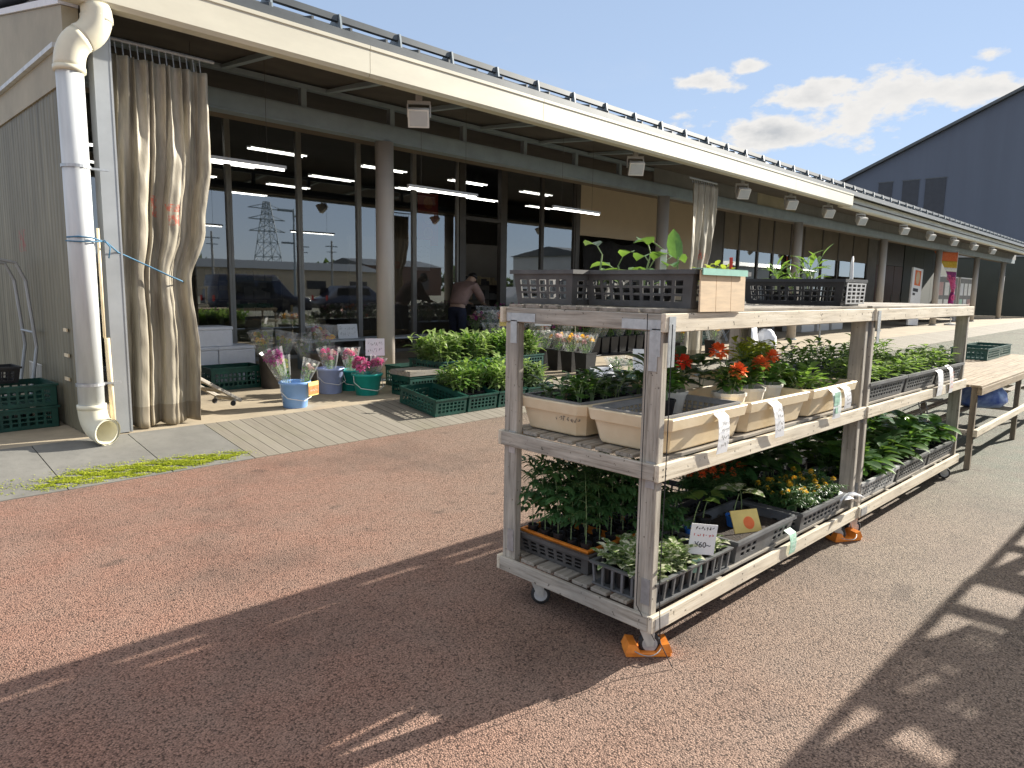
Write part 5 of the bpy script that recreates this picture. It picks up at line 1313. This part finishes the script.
# rows of dark buckets with cut flowers beyond the seedlings
db=MB()
def ring4(r,z): return [(-r,-r*.9,z),(r,-r*.9,z),(r,r*.9,z),(-r,r*.9,z)]
db.loft([ring4(.11,0),ring4(.135,.33),ring4(.14,.335),ring4(.14,.345),ring4(.125,.345),ring4(.115,.2)],True,True)
db=db.build('flower_bucket',M['black']); tag(db,'','bucket','black square flower buckets')
cutf=[]
for k,(mm,fr) in enumerate((([M['f_yellow'],M['f_white'],M['f_pale'],M['f_white']],.035),([M['f_white'],M['f_white'],M['l_grey']],.03),([M['f_pale'],M['f_purple'],M['l_dark']],.03),([M['l_grey'],M['f_purple'],M['f_white']],.026),([M['f_yellow'],M['f_white'],M['f_orange']],.035))):
    q=bouquet(300+k,None,16,.50,.05,k,k in (0,1,4),.13,mm,fr); tag(q,'','bouquet','cut flowers in black buckets'); cutf.append(q)
k=0
for (x,y) in ((9.0,7.95),(8.97,7.62),(8.93,7.29),(8.89,6.96)):
    inst(db,(x,y,rz_at(y)+.002),0,'black square bucket in the short row before the open door','black buckets in the short row')
    inst(cutf[(1,0,0,0)[k]],(x,y,rz_at(y)+.10),k*1.3,['white cut flowers at the far end of the short bucket row','yellow cut flowers, second in the short bucket row','peach and yellow cut flowers, third in the short bucket row','yellow cut flowers at the near end of the short bucket row'][k],None); k+=1
st_=MB(); st_.box((-.9,-.18,0),(.9,.18,.30)); 
for i in range(2):
    b=MB(); b.bbox((8.5,8.62+.46*i,FZ+.002),(13.9,9.07+.46*i,FZ+.03+.20*i),.006); tag(b.build('display_step',M['black']),['front black display step under rows of flower buckets','rear black display step under rows of flower buckets'][i],'display stand')
    for j in range(17):
        x=8.68+.315*j; inst(db,(x,8.85+.46*i,FZ+.033+.20*i),0,['black flower bucket on the front display step','black flower bucket on the rear display step'][i],['buckets on the front display step','buckets on the rear display step'][i])
        inst(cutf[(1,3,2,1,4,3)[(j+i*2)%6]],(x,8.85+.46*i,FZ+.11+.20*i),j*1.1,['mixed cut flowers on the front display step','mixed cut flowers on the rear display step'][i],['flowers on the front display step','flowers on the rear display step'][i],1.15)
sign_card(8.35,8.3,FZ,.13,.16,'small yellow card on a stick by the trolley post',R(-40),0,'yellow','ink',.72,7)
sign_card(9.35,8.3,FZ,.30,.20,'white card with a pink print above the black buckets',R(-40),0,'paper','pinkink',.70,8,'pinkink')
sign_card(9.9,8.0,FZ,.20,.19,'small orange pink card on a stick above the black buckets',R(-40),0,'f_pale','redink',.70,9,'redink')
# white wrapped bouquets in a crate, with two white boards
gcrate(8.70,6.15,rz_at(6.15)+.01,0,'dark green crate of white wrapped flowers beyond the trolley post',(.9,.95,1.))
for k,(x,y) in enumerate(((8.52,6.1),(8.72,6.22),(8.92,6.1))): inst(bouquet(320+k,None,9,.34,.12,k*2,True,.11,[M['f_white'],M['l_grey'],M['f_white']],.02),(x,y,rz_at(y)+.06),0,['white wrapped flowers at the left of the dark crate','white wrapped flowers in the middle of the dark crate','white wrapped flowers at the right of the dark crate'][k]); 
for o in bpy.data.objects:
    if o.type=='EMPTY' and o.name.startswith('bouquet') and not o.get('category'): tag(o,None,'bouquet','wrapped white flowers')
o=sign_card(8.12,5.98,rz_at(5.9)+.18,.34,.24,'white board leaning flat over the dark crate, left of the white flowers',R(-35),-.95,'paper','charcoal',.05,11)
o=sign_card(8.80,5.86,.14,.17,.40,'tall white board standing before the white wrapped flowers',R(-42),-.25,'paper','charcoal',.10,12)
# sunflowers in white film and pink card beyond the geraniums
for k,(x,y) in enumerate(((12.3,7.3),(12.9,7.3),(13.5,7.2))):
    inst(db,(x,y,FZ+.002),0,['black bucket of yellow flowers in white wrap, left of three','black bucket of yellow flowers in white wrap, middle of three','black bucket of yellow flowers in white wrap, right of three'][k],'black buckets beyond the geraniums')
    inst(bouquet(330+k,None,6,.62,.1,k*2,True,.16,[M['f_yellow'],M['f_white']],.05),(x,y,FZ+.05),0,['yellow flowers in white film, leftmost beyond the red geranium','yellow flowers in white film, middle one beyond the red geranium','yellow flowers in white film, right one beside the curtain foot'][k])
for o in bpy.data.objects:
    if o.type=='EMPTY' and o.name.startswith('bouquet') and not o.get('category'): tag(o,None,'bouquet','yellow wrapped flowers')
sign_card(12.2,7.5,FZ,.32,.30,'white card with a red print above the yellow wrapped flowers',R(-40),0,'paper','redink',.78,13,'redink')
for k,(x,y,s) in enumerate(((15.6,7.5,1.),(16.3,7.3,.8))):
    b=MB(); rg=random.Random(k); b.loft([[(x+math.cos(t)*.34*s*q+rg.uniform(-.05,.05),y+math.sin(t)*.28*s*q+rg.uniform(-.05,.05),FZ+.002+z*s) for t in [i*PI/7 for i in range(14)]] for q,z in ((.9,0),(1.1,.15),(1.,.35),(.7,.52),(.35,.6))],True,True); tag(b.build('white_bag',M['foam'],None,True),['large white plastic bag on the floor past the back trolley post','smaller white plastic bag on the floor past the back trolley post'][k],'bag')
# covered goods and chairs farther under the porch
for k,x in enumerate((24.2,25.6,27.0)):
    b=MB(); b.bbox((x,9.6,FZ+.002),(x+1.1,10.3,FZ+.78),.02); o=b.build('covered_table',M['ware']); q=MB(); q.bbox((x-.03,9.57,FZ+.781),(x+1.13,10.33,FZ+.82),.01); q.build('top',M['white'],o); tag(o,['first pale covered table along the far windows','second pale covered table along the far windows','third pale covered table along the far windows'][k],'table','covered tables along the far windows')
def chair():
    r=empty('folding_chair'); b=MB()
    for x in (-.2,.2): b.tube([(x,-.2,0),(x,.18,.85)],.012,6); b.tube([(x,.22,0),(x,-.18,.45)],.012,6)
    b.build('frame',M['gal'],r); b=MB(); b.bbox((-.21,-.2,.44),(.21,.2,.47),.008); b.build('seat',M['black'],r); b=MB(); b.bbox((-.21,.155,.60),(.21,.18,.84),.008); b.build('backrest',M['black'],r); return r
ch=chair()
for k,(x,y) in enumerate(((18.0,9.4),(19.2,9.6),(21.6,9.7))): tag(inst(ch,(x,y,FZ+.002),.6*k+.4,['black folding chair beside the tall stack of green crates','black folding chair between the stack and the far column','black folding chair past the far column'][k]),None,'chair','folding chairs under the far porch')
# netting under the roll screen
b=MB(); nx,nz=26,8; rows=[]
for j in range(nz+1):
    rows.append([b.vert((14.75+3.55*i/nx,GY-.12+.03*math.sin(i*1.1+j),FZ+.25+2.45*j/nz-(.10*abs(math.sin(i/nx*PI*3)) if j==nz else 0))) for i in range(nx+1)])
for r0,r1 in zip(rows,rows[1:]):
    for i in range(nx): b.face((r0[i],r0[i+1],r1[i+1],r1[i]))
o=b.build('black_net',M['net'],None,True); o.modifiers.new('t','SOLIDIFY').thickness=.004; tag(o,'black netting hung in swags under the beige roll screen','netting')
b=MB(); b.box((9.55,GY+.25,2.4),(10.1,GY+.27,3.5)); o=b.build('red_poster',M['redink']); q=MB()
for k in range(3): q.disc((9.82,GY+.249,3.3-.32*k),.13,16,'y')
q.build('print',M['f_orange'],o); tag(o,'dull red hanging poster behind the glass left of the open door','poster')
b=MB(); b.box((9.25,GY+.10,1.85),(9.75,GY+.103,2.5)); o=b.build('window_notice',M['paper']); tag(o,'white notice stuck inside the glass left of the open door','notice'); scrawl(o,M['charcoal'],.42,.3,18,21,FX,(9.5,GY+.098,2.25))
# indoor shelves
def shelf():
    r=empty('shop_shelf'); 
    for x in (-.9,.87):
        b=MB(); b.box((x,-.25,0),(x+.03,.25,1.5)); b.build('upright',M['darkalu'],r)
    for z in (.2,.6,1.0,1.4):
        b=MB(); b.box((-.868,-.25,z),(.868,.25,z+.02)); b.build('shelf',M['darkalu'],r)
    rg=random.Random(1)
    for z in (.22,.62,1.02,1.42):
        x=-.85
        while x<.7:
            w_=rg.uniform(.12,.3); h_=rg.uniform(.1,.28); b=MB(); b.box((x,-.2,z+.001),(x+w_-.02,.15,z+h_)); b.build('goods',M[rg.choice(['tan_card','white','charcoal','soffit2','rice','charcoal','panelgrey'])],r); x+=w_
    return r
sh=shelf(); tag(sh,'','shelf','shelves inside the shop')
for k,(x,y) in enumerate(((4.6,15.),(7.,15.2),(5.2,18.),(8.4,18.),(13.5,14.4),(24.,15.),(27.,15.),(31.,15.5))): inst(sh,(x,y,FZ+.014),.05*k,['shelf of goods deep in the shop at the far left','shelf of goods deep in the shop left of the column','back shelf of goods at the left','back shelf of goods behind the column','shelf of goods right of the open door','shelf of goods in the far windows, first','shelf of goods in the far windows, second','shelf of goods in the far windows, third'][k],None)

# ------------------------------------------------------------------ shopper bending over the flowers by the door
def skin_body(name,pts,edges,radii,m,parent=None,loc=(0,0,0),rz=0,sub=2,root=0):
    me=bpy.data.meshes.new(name); me.from_pydata(pts,edges,[]); me.materials.append(m)
    o=bpy.data.objects.new(name,me); COL.objects.link(o)
    if parent: o.parent=parent
    else: o.location=loc; o.rotation_euler=(0,0,rz)
    sk=o.modifiers.new('skin','SKIN'); sk.use_smooth_shade=True
    for i,d in enumerate(me.skin_vertices[0].data):
        r=radii[i]; d.radius=r if isinstance(r,tuple) else (r,r); d.use_root=(i==root)
    s=o.modifiers.new('sub','SUBSURF'); s.levels=sub; s.render_levels=sub
    return o
# x = the way she faces, hips at origin height .86
bp=[(0,0,.88),(.02,0,1.0),(.12,0,1.16),(.25,0,1.30),(.34,0,1.38),(.42,0,1.43),(.50,0,1.47),   # spine, neck, head
    (.27,.17,1.30),(.34,.22,1.10),(.52,.17,.98),(.60,.14,.96),      # left arm
    (.27,-.17,1.30),(.36,-.23,1.10),(.54,-.18,1.0),(.62,-.15,.98),   # right arm
    (-.01,.09,.82),(.03,.10,.45),(-.03,.10,.08),(.08,.11,.035),
    (-.01,-.09,.82),(.0,-.10,.45),(-.06,-.10,.08),(.05,-.11,.035),
    (.55,.0,1.44)]
be=[(0,1),(1,2),(2,3),(3,4),(4,5),(5,6),(6,23),(3,7),(7,8),(8,9),(9,10),(3,11),(11,12),(12,13),(13,14),(0,15),(15,16),(16,17),(17,18),(0,19),(19,20),(20,21),(21,22)]
br=[(.13,.11),(.125,.10),(.14,.10),(.14,.10),(.055,.055),(.075,.075),(.095,.088),.06,.043,.033,.03,.06,.043,.033,.03,.085,.058,.042,.035,.085,.058,.042,.035,.05]
PL=(9.62,10.9,FZ+.015); PZ=R(14)
pn=skin_body('person',bp,be,br,M['skin'],None,PL,PZ); pn.scale=(1.16,1.16,1.05); tag(pn,'shopper in a dusty pink jacket and navy trousers bending over flowers by the door','person')
jp=[(0,0,.90),(.03,0,1.02),(.12,0,1.17),(.25,0,1.305),(.325,0,1.365),(.27,.18,1.30),(.345,.235,1.10),(.50,.18,.99),(.27,-.18,1.30),(.365,-.245,1.10),(.52,-.19,1.01)]
skin_body('jacket',jp,[(0,1),(1,2),(2,3),(3,4),(3,5),(5,6),(6,7),(3,8),(8,9),(9,10)],[(.19,.165),(.185,.155),(.195,.15),(.185,.14),(.085,.085),.095,.078,.06,.095,.078,.06],M['jacket'],pn)
tp=[(0,0,.93),(0,0,.86),(-.01,.095,.78),(.03,.10,.45),(-.03,.10,.12),(-.01,-.095,.78),(.0,-.10,.45),(-.06,-.10,.12)]
skin_body('trousers',tp,[(0,1),(1,2),(2,3),(3,4),(1,5),(5,6),(6,7)],[(.15,.13),(.16,.14),.105,.08,.065,.105,.08,.065],M['trousers'],pn)
hp=[(.44,0,1.45),(.485,0,1.50),(.52,0,1.50)]
skin_body('hair',hp,[(0,1),(1,2)],[(.10,.095),(.112,.105),(.085,.085)],M['hair'],pn)
for s in (-1,1):
    h0=Vector((.61,.145*s,.965)); 
    for k in range(4):
        b=MB(); p=h0+Vector((.01,(k-1.5)*.017*1,-.005)); b.tube([p,p+Vector((.035,0,-.012)),p+Vector((.055+.004*(k in (1,2)),0,-.03))],[.009,.008,.006],6); b.build('finger',M['skin'],pn,True)
    b=MB(); p=h0+Vector((-.01,-.02*s,.0)); b.tube([p,p+Vector((.025,-.022*s,-.008)),p+Vector((.045,-.024*s,-.022))],[.010,.009,.007],6); b.build('thumb',M['skin'],pn,True)
    b=MB(); b.loft([[(x*.14-.06+.03*(s>0),.105*s+y*.045,z) for x,y in ((0,-.6),(.3,-1),(.8,-1),(1.1,-.6),(1.2,0),(1.1,.6),(.8,1),(.3,1),(0,.6))] for z in (0,.045)]+[[(x*.07-.06+.03*(s>0),.105*s+y*.038,.085) for x,y in ((0,-.6),(.3,-1),(.8,-1),(1.1,-.6),(1.2,0),(1.1,.6),(.8,1),(.3,1),(0,.6))]],True,True); b.build('shoe',M['shoe'],pn,True)
# flower pots she leans over
b=MB(); b.bbox((10.05,10.45,FZ+.002),(11.4,11.1,FZ+.55),.01); tag(b.build('display_table',M['black']),'black draped table the shopper leans over','table')
for k,(x,y) in enumerate(((10.25,10.7),(10.55,10.6),(10.85,10.75),(11.15,10.65),(10.4,10.95))): inst(cutf[(1,3,1,3,1)[k]],(x,y,FZ+.42),k,'white cut flowers on the black table by the open door','flowers on the black table')

# ------------------------------------------------------------------ table at the right
t=empty('slatted_table',(6.98,1.22,0),-.02); tag(t,'long weathered slatted table with a lower rail standing past the trolleys','table')
TL,TW,TH=4.2,.98,.745
for k in range(11):
    b=MB(); b.bbox((.0,.003+k*.0893,TH-.02),(TL,.083+k*.0893,TH),.002); b.build('slat',M['tabletop'],t)
for y in (.0,TW-.035):
    b=MB(); b.bbox((.02,y,TH-.085),(TL-.02,y+.035,TH-.0205),.003); b.build('apron',M['tabletop'],t)
for x in (.03,1.9,TL-.08):
    for y in (.036,TW-.081):
        b=MB(); b.bbox((x,y,0.001),(x+.045,y+.045,TH-.0205),.003); b.build('leg',M['legwood'],t)
    b=MB(); b.bbox((x+.005,.082,.30),(x+.04,TW-.082,.345),.003); b.build('cross_rail',M['woodY'],t)
for y in (.0,TW-.035):
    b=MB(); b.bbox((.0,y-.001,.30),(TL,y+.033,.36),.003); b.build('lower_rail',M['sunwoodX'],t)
for y in (.35,.62):
    b=MB(); b.bbox((.05,y,.346),(TL-.05,y+.08,.36),.002); b.build('shelf_board',M['slat'],t)
rg=random.Random(8)
b=MB(); b.loft([[(.36*math.cos(a)*s+rg.uniform(-.05,.05),.20*math.sin(a)*s+rg.uniform(-.04,.04),z+rg.uniform(-.02,.02)*(z>0)) for a in [k*PI/8 for k in range(16)]] for s,z in ((.8,0),(1.1,.06),(1.0,.15),(.65,.22),(.3,.27))],True,True)
tag(b.build('blue_bag',M['bluebag'],None,True,(8.68,1.50,.366)),'crumpled blue plastic bag on the lower shelf of the slatted table','bag')
b=MB(); pts=[(7.35+.12*math.cos(a),1.75+.05*math.sin(a),.52+.16*math.sin(a)) for a in [k*PI/10 for k in range(21)]]; b.tube(pts,.006,6,False); b.tube([(7.35,1.9,.40),(7.9,1.85,.44),(8.4,1.8,.42)],.006,6)
tag(b.build('coiled_cord',M['gal'],None,True),'pale looped cord hanging under the slatted table','cord')
for k,x in enumerate((10.05,10.75)): gcrate(x,1.86,TH+.004,-.02,['dark green crate on the far end of the slatted table, nearer one','dark green crate on the far end of the slatted table, farther one'][k],(1,.8,.68))

# ------------------------------------------------------------------ banner, boards
o=empty('promotion_flag',(37.0,7.95,FZ),R(-42)); tag(o,'tall pink and orange promotional flag twisted on a white pole','flag')
b=MB(); b.tube([(0,0,0),(.05,0,3.3)],.018,8); b.lathe([(.25,0),(.25,.06),(.06,.10)],16); b.build('pole',M['white'],o)
def fw(z): return .10+1.05*max(0,(z-1.5)/1.75)**1.25 if z>1.5 else .10+.12*math.sin((1.5-z)*2.2)
zs=[.95+.058*k for k in range(41)]
def fq(u,z): return (.03-fw(z)*u, .10*math.sin(u*5+z*2.2)*u-.02, z+.03*u)
bands=[('f_purple',0,9),('f_pink',9,19),('f_purple',19,25),('f_white',25,28),('f_yellow',28,33),('f_orange',33,40)]
for nm,a,c in bands:
    b=MB(); rows=[[b.vert(fq(u/8,zs[i])) for u in range(9)] for i in range(a,c+1)]
    for r0,r1 in zip(rows,rows[1:]):
        for i in range(8): b.face((r0[i],r0[i+1],r1[i+1],r1[i]))
    c_=b.build('cloth',M[nm],o,True); c_.modifiers.new('t','SOLIDIFY').thickness=.004
for z,u in ((1.25,.5),(1.75,.4),(2.05,.35),(2.15,.75)):
    b=MB(); x,y,_=fq(u,z); 
    for k in range(12):
        a0,a1=k*PI/6,(k+1)*PI/6; b.poly([(x+.11*math.cos(a0),y-.03,z+.13*math.sin(a0)),(x+.11*math.cos(a1),y-.03,z+.13*math.sin(a1)),(x+.075*math.cos(a1),y-.03,z+.09*math.sin(a1)),(x+.075*math.cos(a0),y-.03,z+.09*math.sin(a0))])
    b.box((x-.02,y-.034,z-.08),(x+.02,y-.031,z+.08)); b.build('letter',M['f_pink'] if z<2.0 and z>1.5 else M['pinkink'],o)
o=empty('standing_sign',(34.4,8.85,FZ),0); tag(o,'tall white standing sign with an orange food picture by the wooden doors','sign')
b=MB(); b.X=Matrix.Rotation(.04,4,'Y'); b.bbox((-.75,-.04,.02),(.75,.04,2.5),.01); b.build('panel',M['paper'],o)
b=MB(); b.X=Matrix.Rotation(.04,4,'Y'); b.box((-.45,-.045,1.75),(.45,-.041,2.4)); b.build('picture',M['f_orange'],o)
b=MB(); b.X=Matrix.Rotation(.04,4,'Y'); b.disc((0,-.047,2.08),.28,16,'y'); b.build('picture',M['tan_card'],o)
b=MB(); b.X=Matrix.Rotation(.04,4,'Y'); b.box((-.55,-.045,1.48),(.2,-.041,1.62)); b.box((-.55,-.045,1.32),(-.2,-.041,1.42)); b.build('bold_letters',M['ink'],o)
scrawl(o,M['charcoal'],1.2,1.0,36,31,Matrix.Rotation(.04,4,'Y')@FX,(.03,-.043,.75))
for k,(x,w_) in enumerate(((41.2,1.9),(45.2,1.5))):
    o=empty('notice_board',(x,9.15,FZ)); tag(o,['pale notice board with posters behind the pink flag','pale notice board on legs near the last columns'][k],'notice board')
    b=MB(); b.box((-w_,-.03,.25),(w_,.03,2.25)); b.build('panel',M['panelgrey'],o)
    b=MB(); b.box((-w_-.06,-.05,0),(-w_-.001,.05,2.31)); b.box((w_+.001,-.05,0),(w_+.06,.05,2.31)); b.box((-w_,-.05,2.251),(w_,.05,2.31)); b.build('frame',M['white'],o)
    rg=random.Random(k)
    for i in range(6):
        x0=-w_+.15+(i%3)*w_*.62; z0=.5+.85*(i//3); q=MB(); q.box((x0,-.036,z0),(x0+w_*.45,-.0305,z0+.65)); pz=q.build('poster',M[rg.choice(['paper','mint','f_pale','white'])],o); scrawl(pz,M['charcoal'],w_*.35,.4,12,i,FX,(x0+w_*.22,-.0375,z0+.33))
b=MB(); b.tube([(0,0,0),(0,0,.95)],.03,8); b.lathe([(.12,0),(.12,.02),(.03,.03)],14); tag(b.build('short_post',M['gal'],None,False,(19.9,7.4,FZ+.001)),'slim short metal post on the porch floor past the far curtain','post')

# ------------------------------------------------------------------ across the car park (seen in the shop windows)
def car(name,m,L,H,l,loc,rz,van=True):
    r=empty(name,loc,rz); tag(r,l,'car','cars parked across from the shop'); W=.86
    pr=[(-L/2,.35),(-L/2+.02,.75),(-L/2+.10,1.0),(-L/2+.25,H*.98),(-L/2+.7,H),(L*.12,H),(L*.30,1.02),(L/2-.12,.92),(L/2,.62),(L/2-.02,.32)] if van else [(-L/2,.35),(-L/2+.02,.80),(-L/2+.5,.95),(-L/2+1.1,H),(L*.08,H),(L*.25,.98),(L/2-.15,.85),(L/2,.6),(L/2-.02,.32)]
    b=MB(); rings=[]
    for y,q in ((-W,.94),(-W*.96,.99),(0,1.0),(W*.96,.99),(W,.94)): rings.append([(x*(.985 if abs(y)==W else 1),y*(1-.12*max(0,z-.95)),z*(q if z>.9 else 1)) for x,z in pr])
    b.loft(rings,True,True); b.build('body',m,r,True)
    for s in (-1,1):
        for x0,x1 in ((-L*.38,-L*.10),(-L*.08,L*.10)):
            g=MB(); y0=s*(W*(1-.12*.1)+.004); y1=s*(W*(1-.12*(H-1.1))+.004); g.poly([(x0,y0,1.02),(x1,y0,1.02),(x1-(.12 if x1>0 else 0),y1,H*.92),(x0+.08,y1,H*.92)]); g.build('window',M['carglass'],r)
        for x in (-L*.31,L*.31):
            w_=MB(); w_.X=Matrix.Translation((x,s*(W-.08),.31))@Matrix.Rotation(PI/2,4,'X'); w_.lathe([(.10,-.10),(.29,-.10),(.31,-.06),(.31,.06),(.29,.10),(.10,.10)],20); q=w_.build('wheel',M['rubber'],r); h=MB(); h.X=w_.X; h.lathe([(.02,-.105),(.19,-.103),(.19,.103),(.02,.105)],14); h.build('rim',M['gal'],q)
        hl=MB(); hl.bbox((L/2-.07,s*.62-.12,.66),(L/2+.004,s*.62+.12,.80),.02); hl.build('headlight',M['lens'],r)
        hl=MB(); hl.bbox((-L/2-.004,s*.70-.08,.75),(-L/2+.06,s*.70+.08,1.0),.02); hl.build('tail_light',M['redink'],r)
    return r
car('parked_van',M['carpaint'],4.6,1.95,'dark blue van parked across the lot, mirrored in the shop window',(15.2,-7.5,0),0.03)
car('parked_car',M['carpaint'],4.2,1.5,'low dark saloon parked beyond the van, mirrored in the window',(20.8,-8,0),.0,False)
car('parked_car',M['carwhite'],3.8,1.6,'white hatchback parked far along the lot, mirrored in the far windows',(34,-9,0),PI,True)
def pylon(x,y,H):
    r=empty('lattice_pylon',(x,y,0)); tag(r,'steel lattice power pylon far off, mirrored in the shop window','pylon'); b=MB()
    def w_(z): return 4.2*(1-z/H)**1.0*.75+.7
    lv=[0,.2,.38,.54,.67,.78,.87,.94,1.]
    for q0,q1 in zip(lv,lv[1:]):
        z0,z1=q0*H,q1*H; a,c=w_(z0),w_(z1)
        co=[(-1,-1),(1,-1),(1,1),(-1,1)]
        for k in range(4):
            (x0,y0),(x1,y1)=co[k],co[(k+1)%4]
            b.tube([(x0*a,y0*a,z0),(x0*c,y0*c,z1)],.14,4); b.tube([(x0*a,y0*a,z0),(x1*c,y1*c,z1)],.08,4); b.tube([(x1*a,y1*a,z0),(x0*c,y0*c,z1)],.08,4); b.tube([(x0*c,y0*c,z1),(x1*c,y1*c,z1)],.07,4)
    b.build('tower',M['greysteel'],r)
    for z in (.67,.80,.92):
        b=MB(); b.tube([(-5.5,0,z*H),(5.5,0,z*H)],.15,4); b.tube([(-5.5,0,z*H),(0,0,z*H+1.6)],.1,4); b.tube([(5.5,0,z*H),(0,0,z*H+1.6)],.1,4); b.build('cross_arm',M['greysteel'],r)
pylon(98,-170,25); 
def upole(x,y,H,l):
    r=empty('utility_pole',(x,y,0)); tag(r,l,'utility pole','utility poles beyond the car park'); b=MB(); b.tube([(0,0,0),(0,0,H)],[.17,.11],10); b.build('shaft',M['pole'],r); b=MB(); b.box((-.9,-.05,H-.8),(.9,.05,H-.68)); b.box((-.7,-.05,H-1.5),(.7,.05,H-1.4)); b.build('cross_arm',M['greysteel'],r)
upole(35.4,-60,7.6,'utility pole beyond the car park, leftmost in the window reflection'); upole(47.7,-61,7.2,'utility pole beyond the car park, middle one in the reflection'); upole(51.4,-60,7.4,'utility pole beyond the car park, right one in the reflection')
r=empty('street_lamp',(24.0,-20,0)); tag(r,'grey car park lamp with two arms, mirrored beside a window bar','street lamp'); b=MB(); b.tube([(0,0,0),(0,0,6.5)],[.09,.06],10); b.build('pole',M['greysteel'],r)
b=MB(); b.bbox((-1.1,-.12,6.3),(-.1,.12,6.45),.02); b.build('lamp_head',M['greysteel'],r); b=MB(); b.bbox((.1,-.12,6.0),(.6,.12,6.12),.02); b.build('lamp_head',M['greysteel'],r); b=MB(); b.bbox((-.9,-.10,4.2),(-.08,.10,4.32),.02); b.build('sign_arm',M['greysteel'],r)
def shed(x0,x1,y0,y1,H,m,l):
    r=empty('warehouse',((x0+x1)/2,y0,0)); tag(r,l,'building','low buildings beyond the car park'); cx=(x0+x1)/2
    b=MB(); b.box((x0-cx,0,0),(x1-cx,y1-y0,H)); b.build('wall',m,r); b=MB(); b.hexa([(x0-cx-.4,-.4,H+.004),(x1-cx+.4,-.4,H+.004),(x1-cx+.4,y1-y0+.4,H+.004),(x0-cx-.4,y1-y0+.4,H+.004),(x0-cx-.4,(y1-y0)/2-.2,H+1.3),(x1-cx+.4,(y1-y0)/2-.2,H+1.3),(x1-cx+.4,(y1-y0)/2+.2,H+1.3),(x0-cx-.4,(y1-y0)/2+.2,H+1.3)]); b.build('roof',M['roofmetal'],r)
    k=0; x=x0+3
    while x<x1-5: b=MB(); b.box((x-cx,y1-y0+.003,1.),(x-cx+3,y1-y0+.05,H*.6)); b.build('window',M['hallglass'],r); x+=7
shed(20,64,-80,-66,3.6,M['beige'],'long low tan building beyond the car park, mirrored in the windows'); shed(74,150,-48,-34,6.,M['ware'],'pale sheet metal warehouse beyond the car park, mirrored in the far windows'); shed(68,84,-90,-76,5.,M['doorwood'],'small red brown building beyond the car park')
b=MB(); rg=random.Random(6)
for k in range(5200):
    x=rg.uniform(-70,330); y=-150+rg.uniform(-4,4)+ (0); h=5.5+1.8*math.sin(x*.13)+1.4*math.sin(x*.37+1)
    z=h*rg.random()**.6; a=rg.uniform(0,6.28); s=rg.uniform(.5,1.2)
    b.poly([(x-s*math.cos(a),y-s*math.sin(a),z),(x+s*math.cos(a),y+s*math.sin(a),z-.2),(x+s*.4*math.cos(a),y,z+s*1.2)])
tag(b.build('far_treeline',M['hedge']),'dark band of trees far beyond the car park',None,None,'stuff')
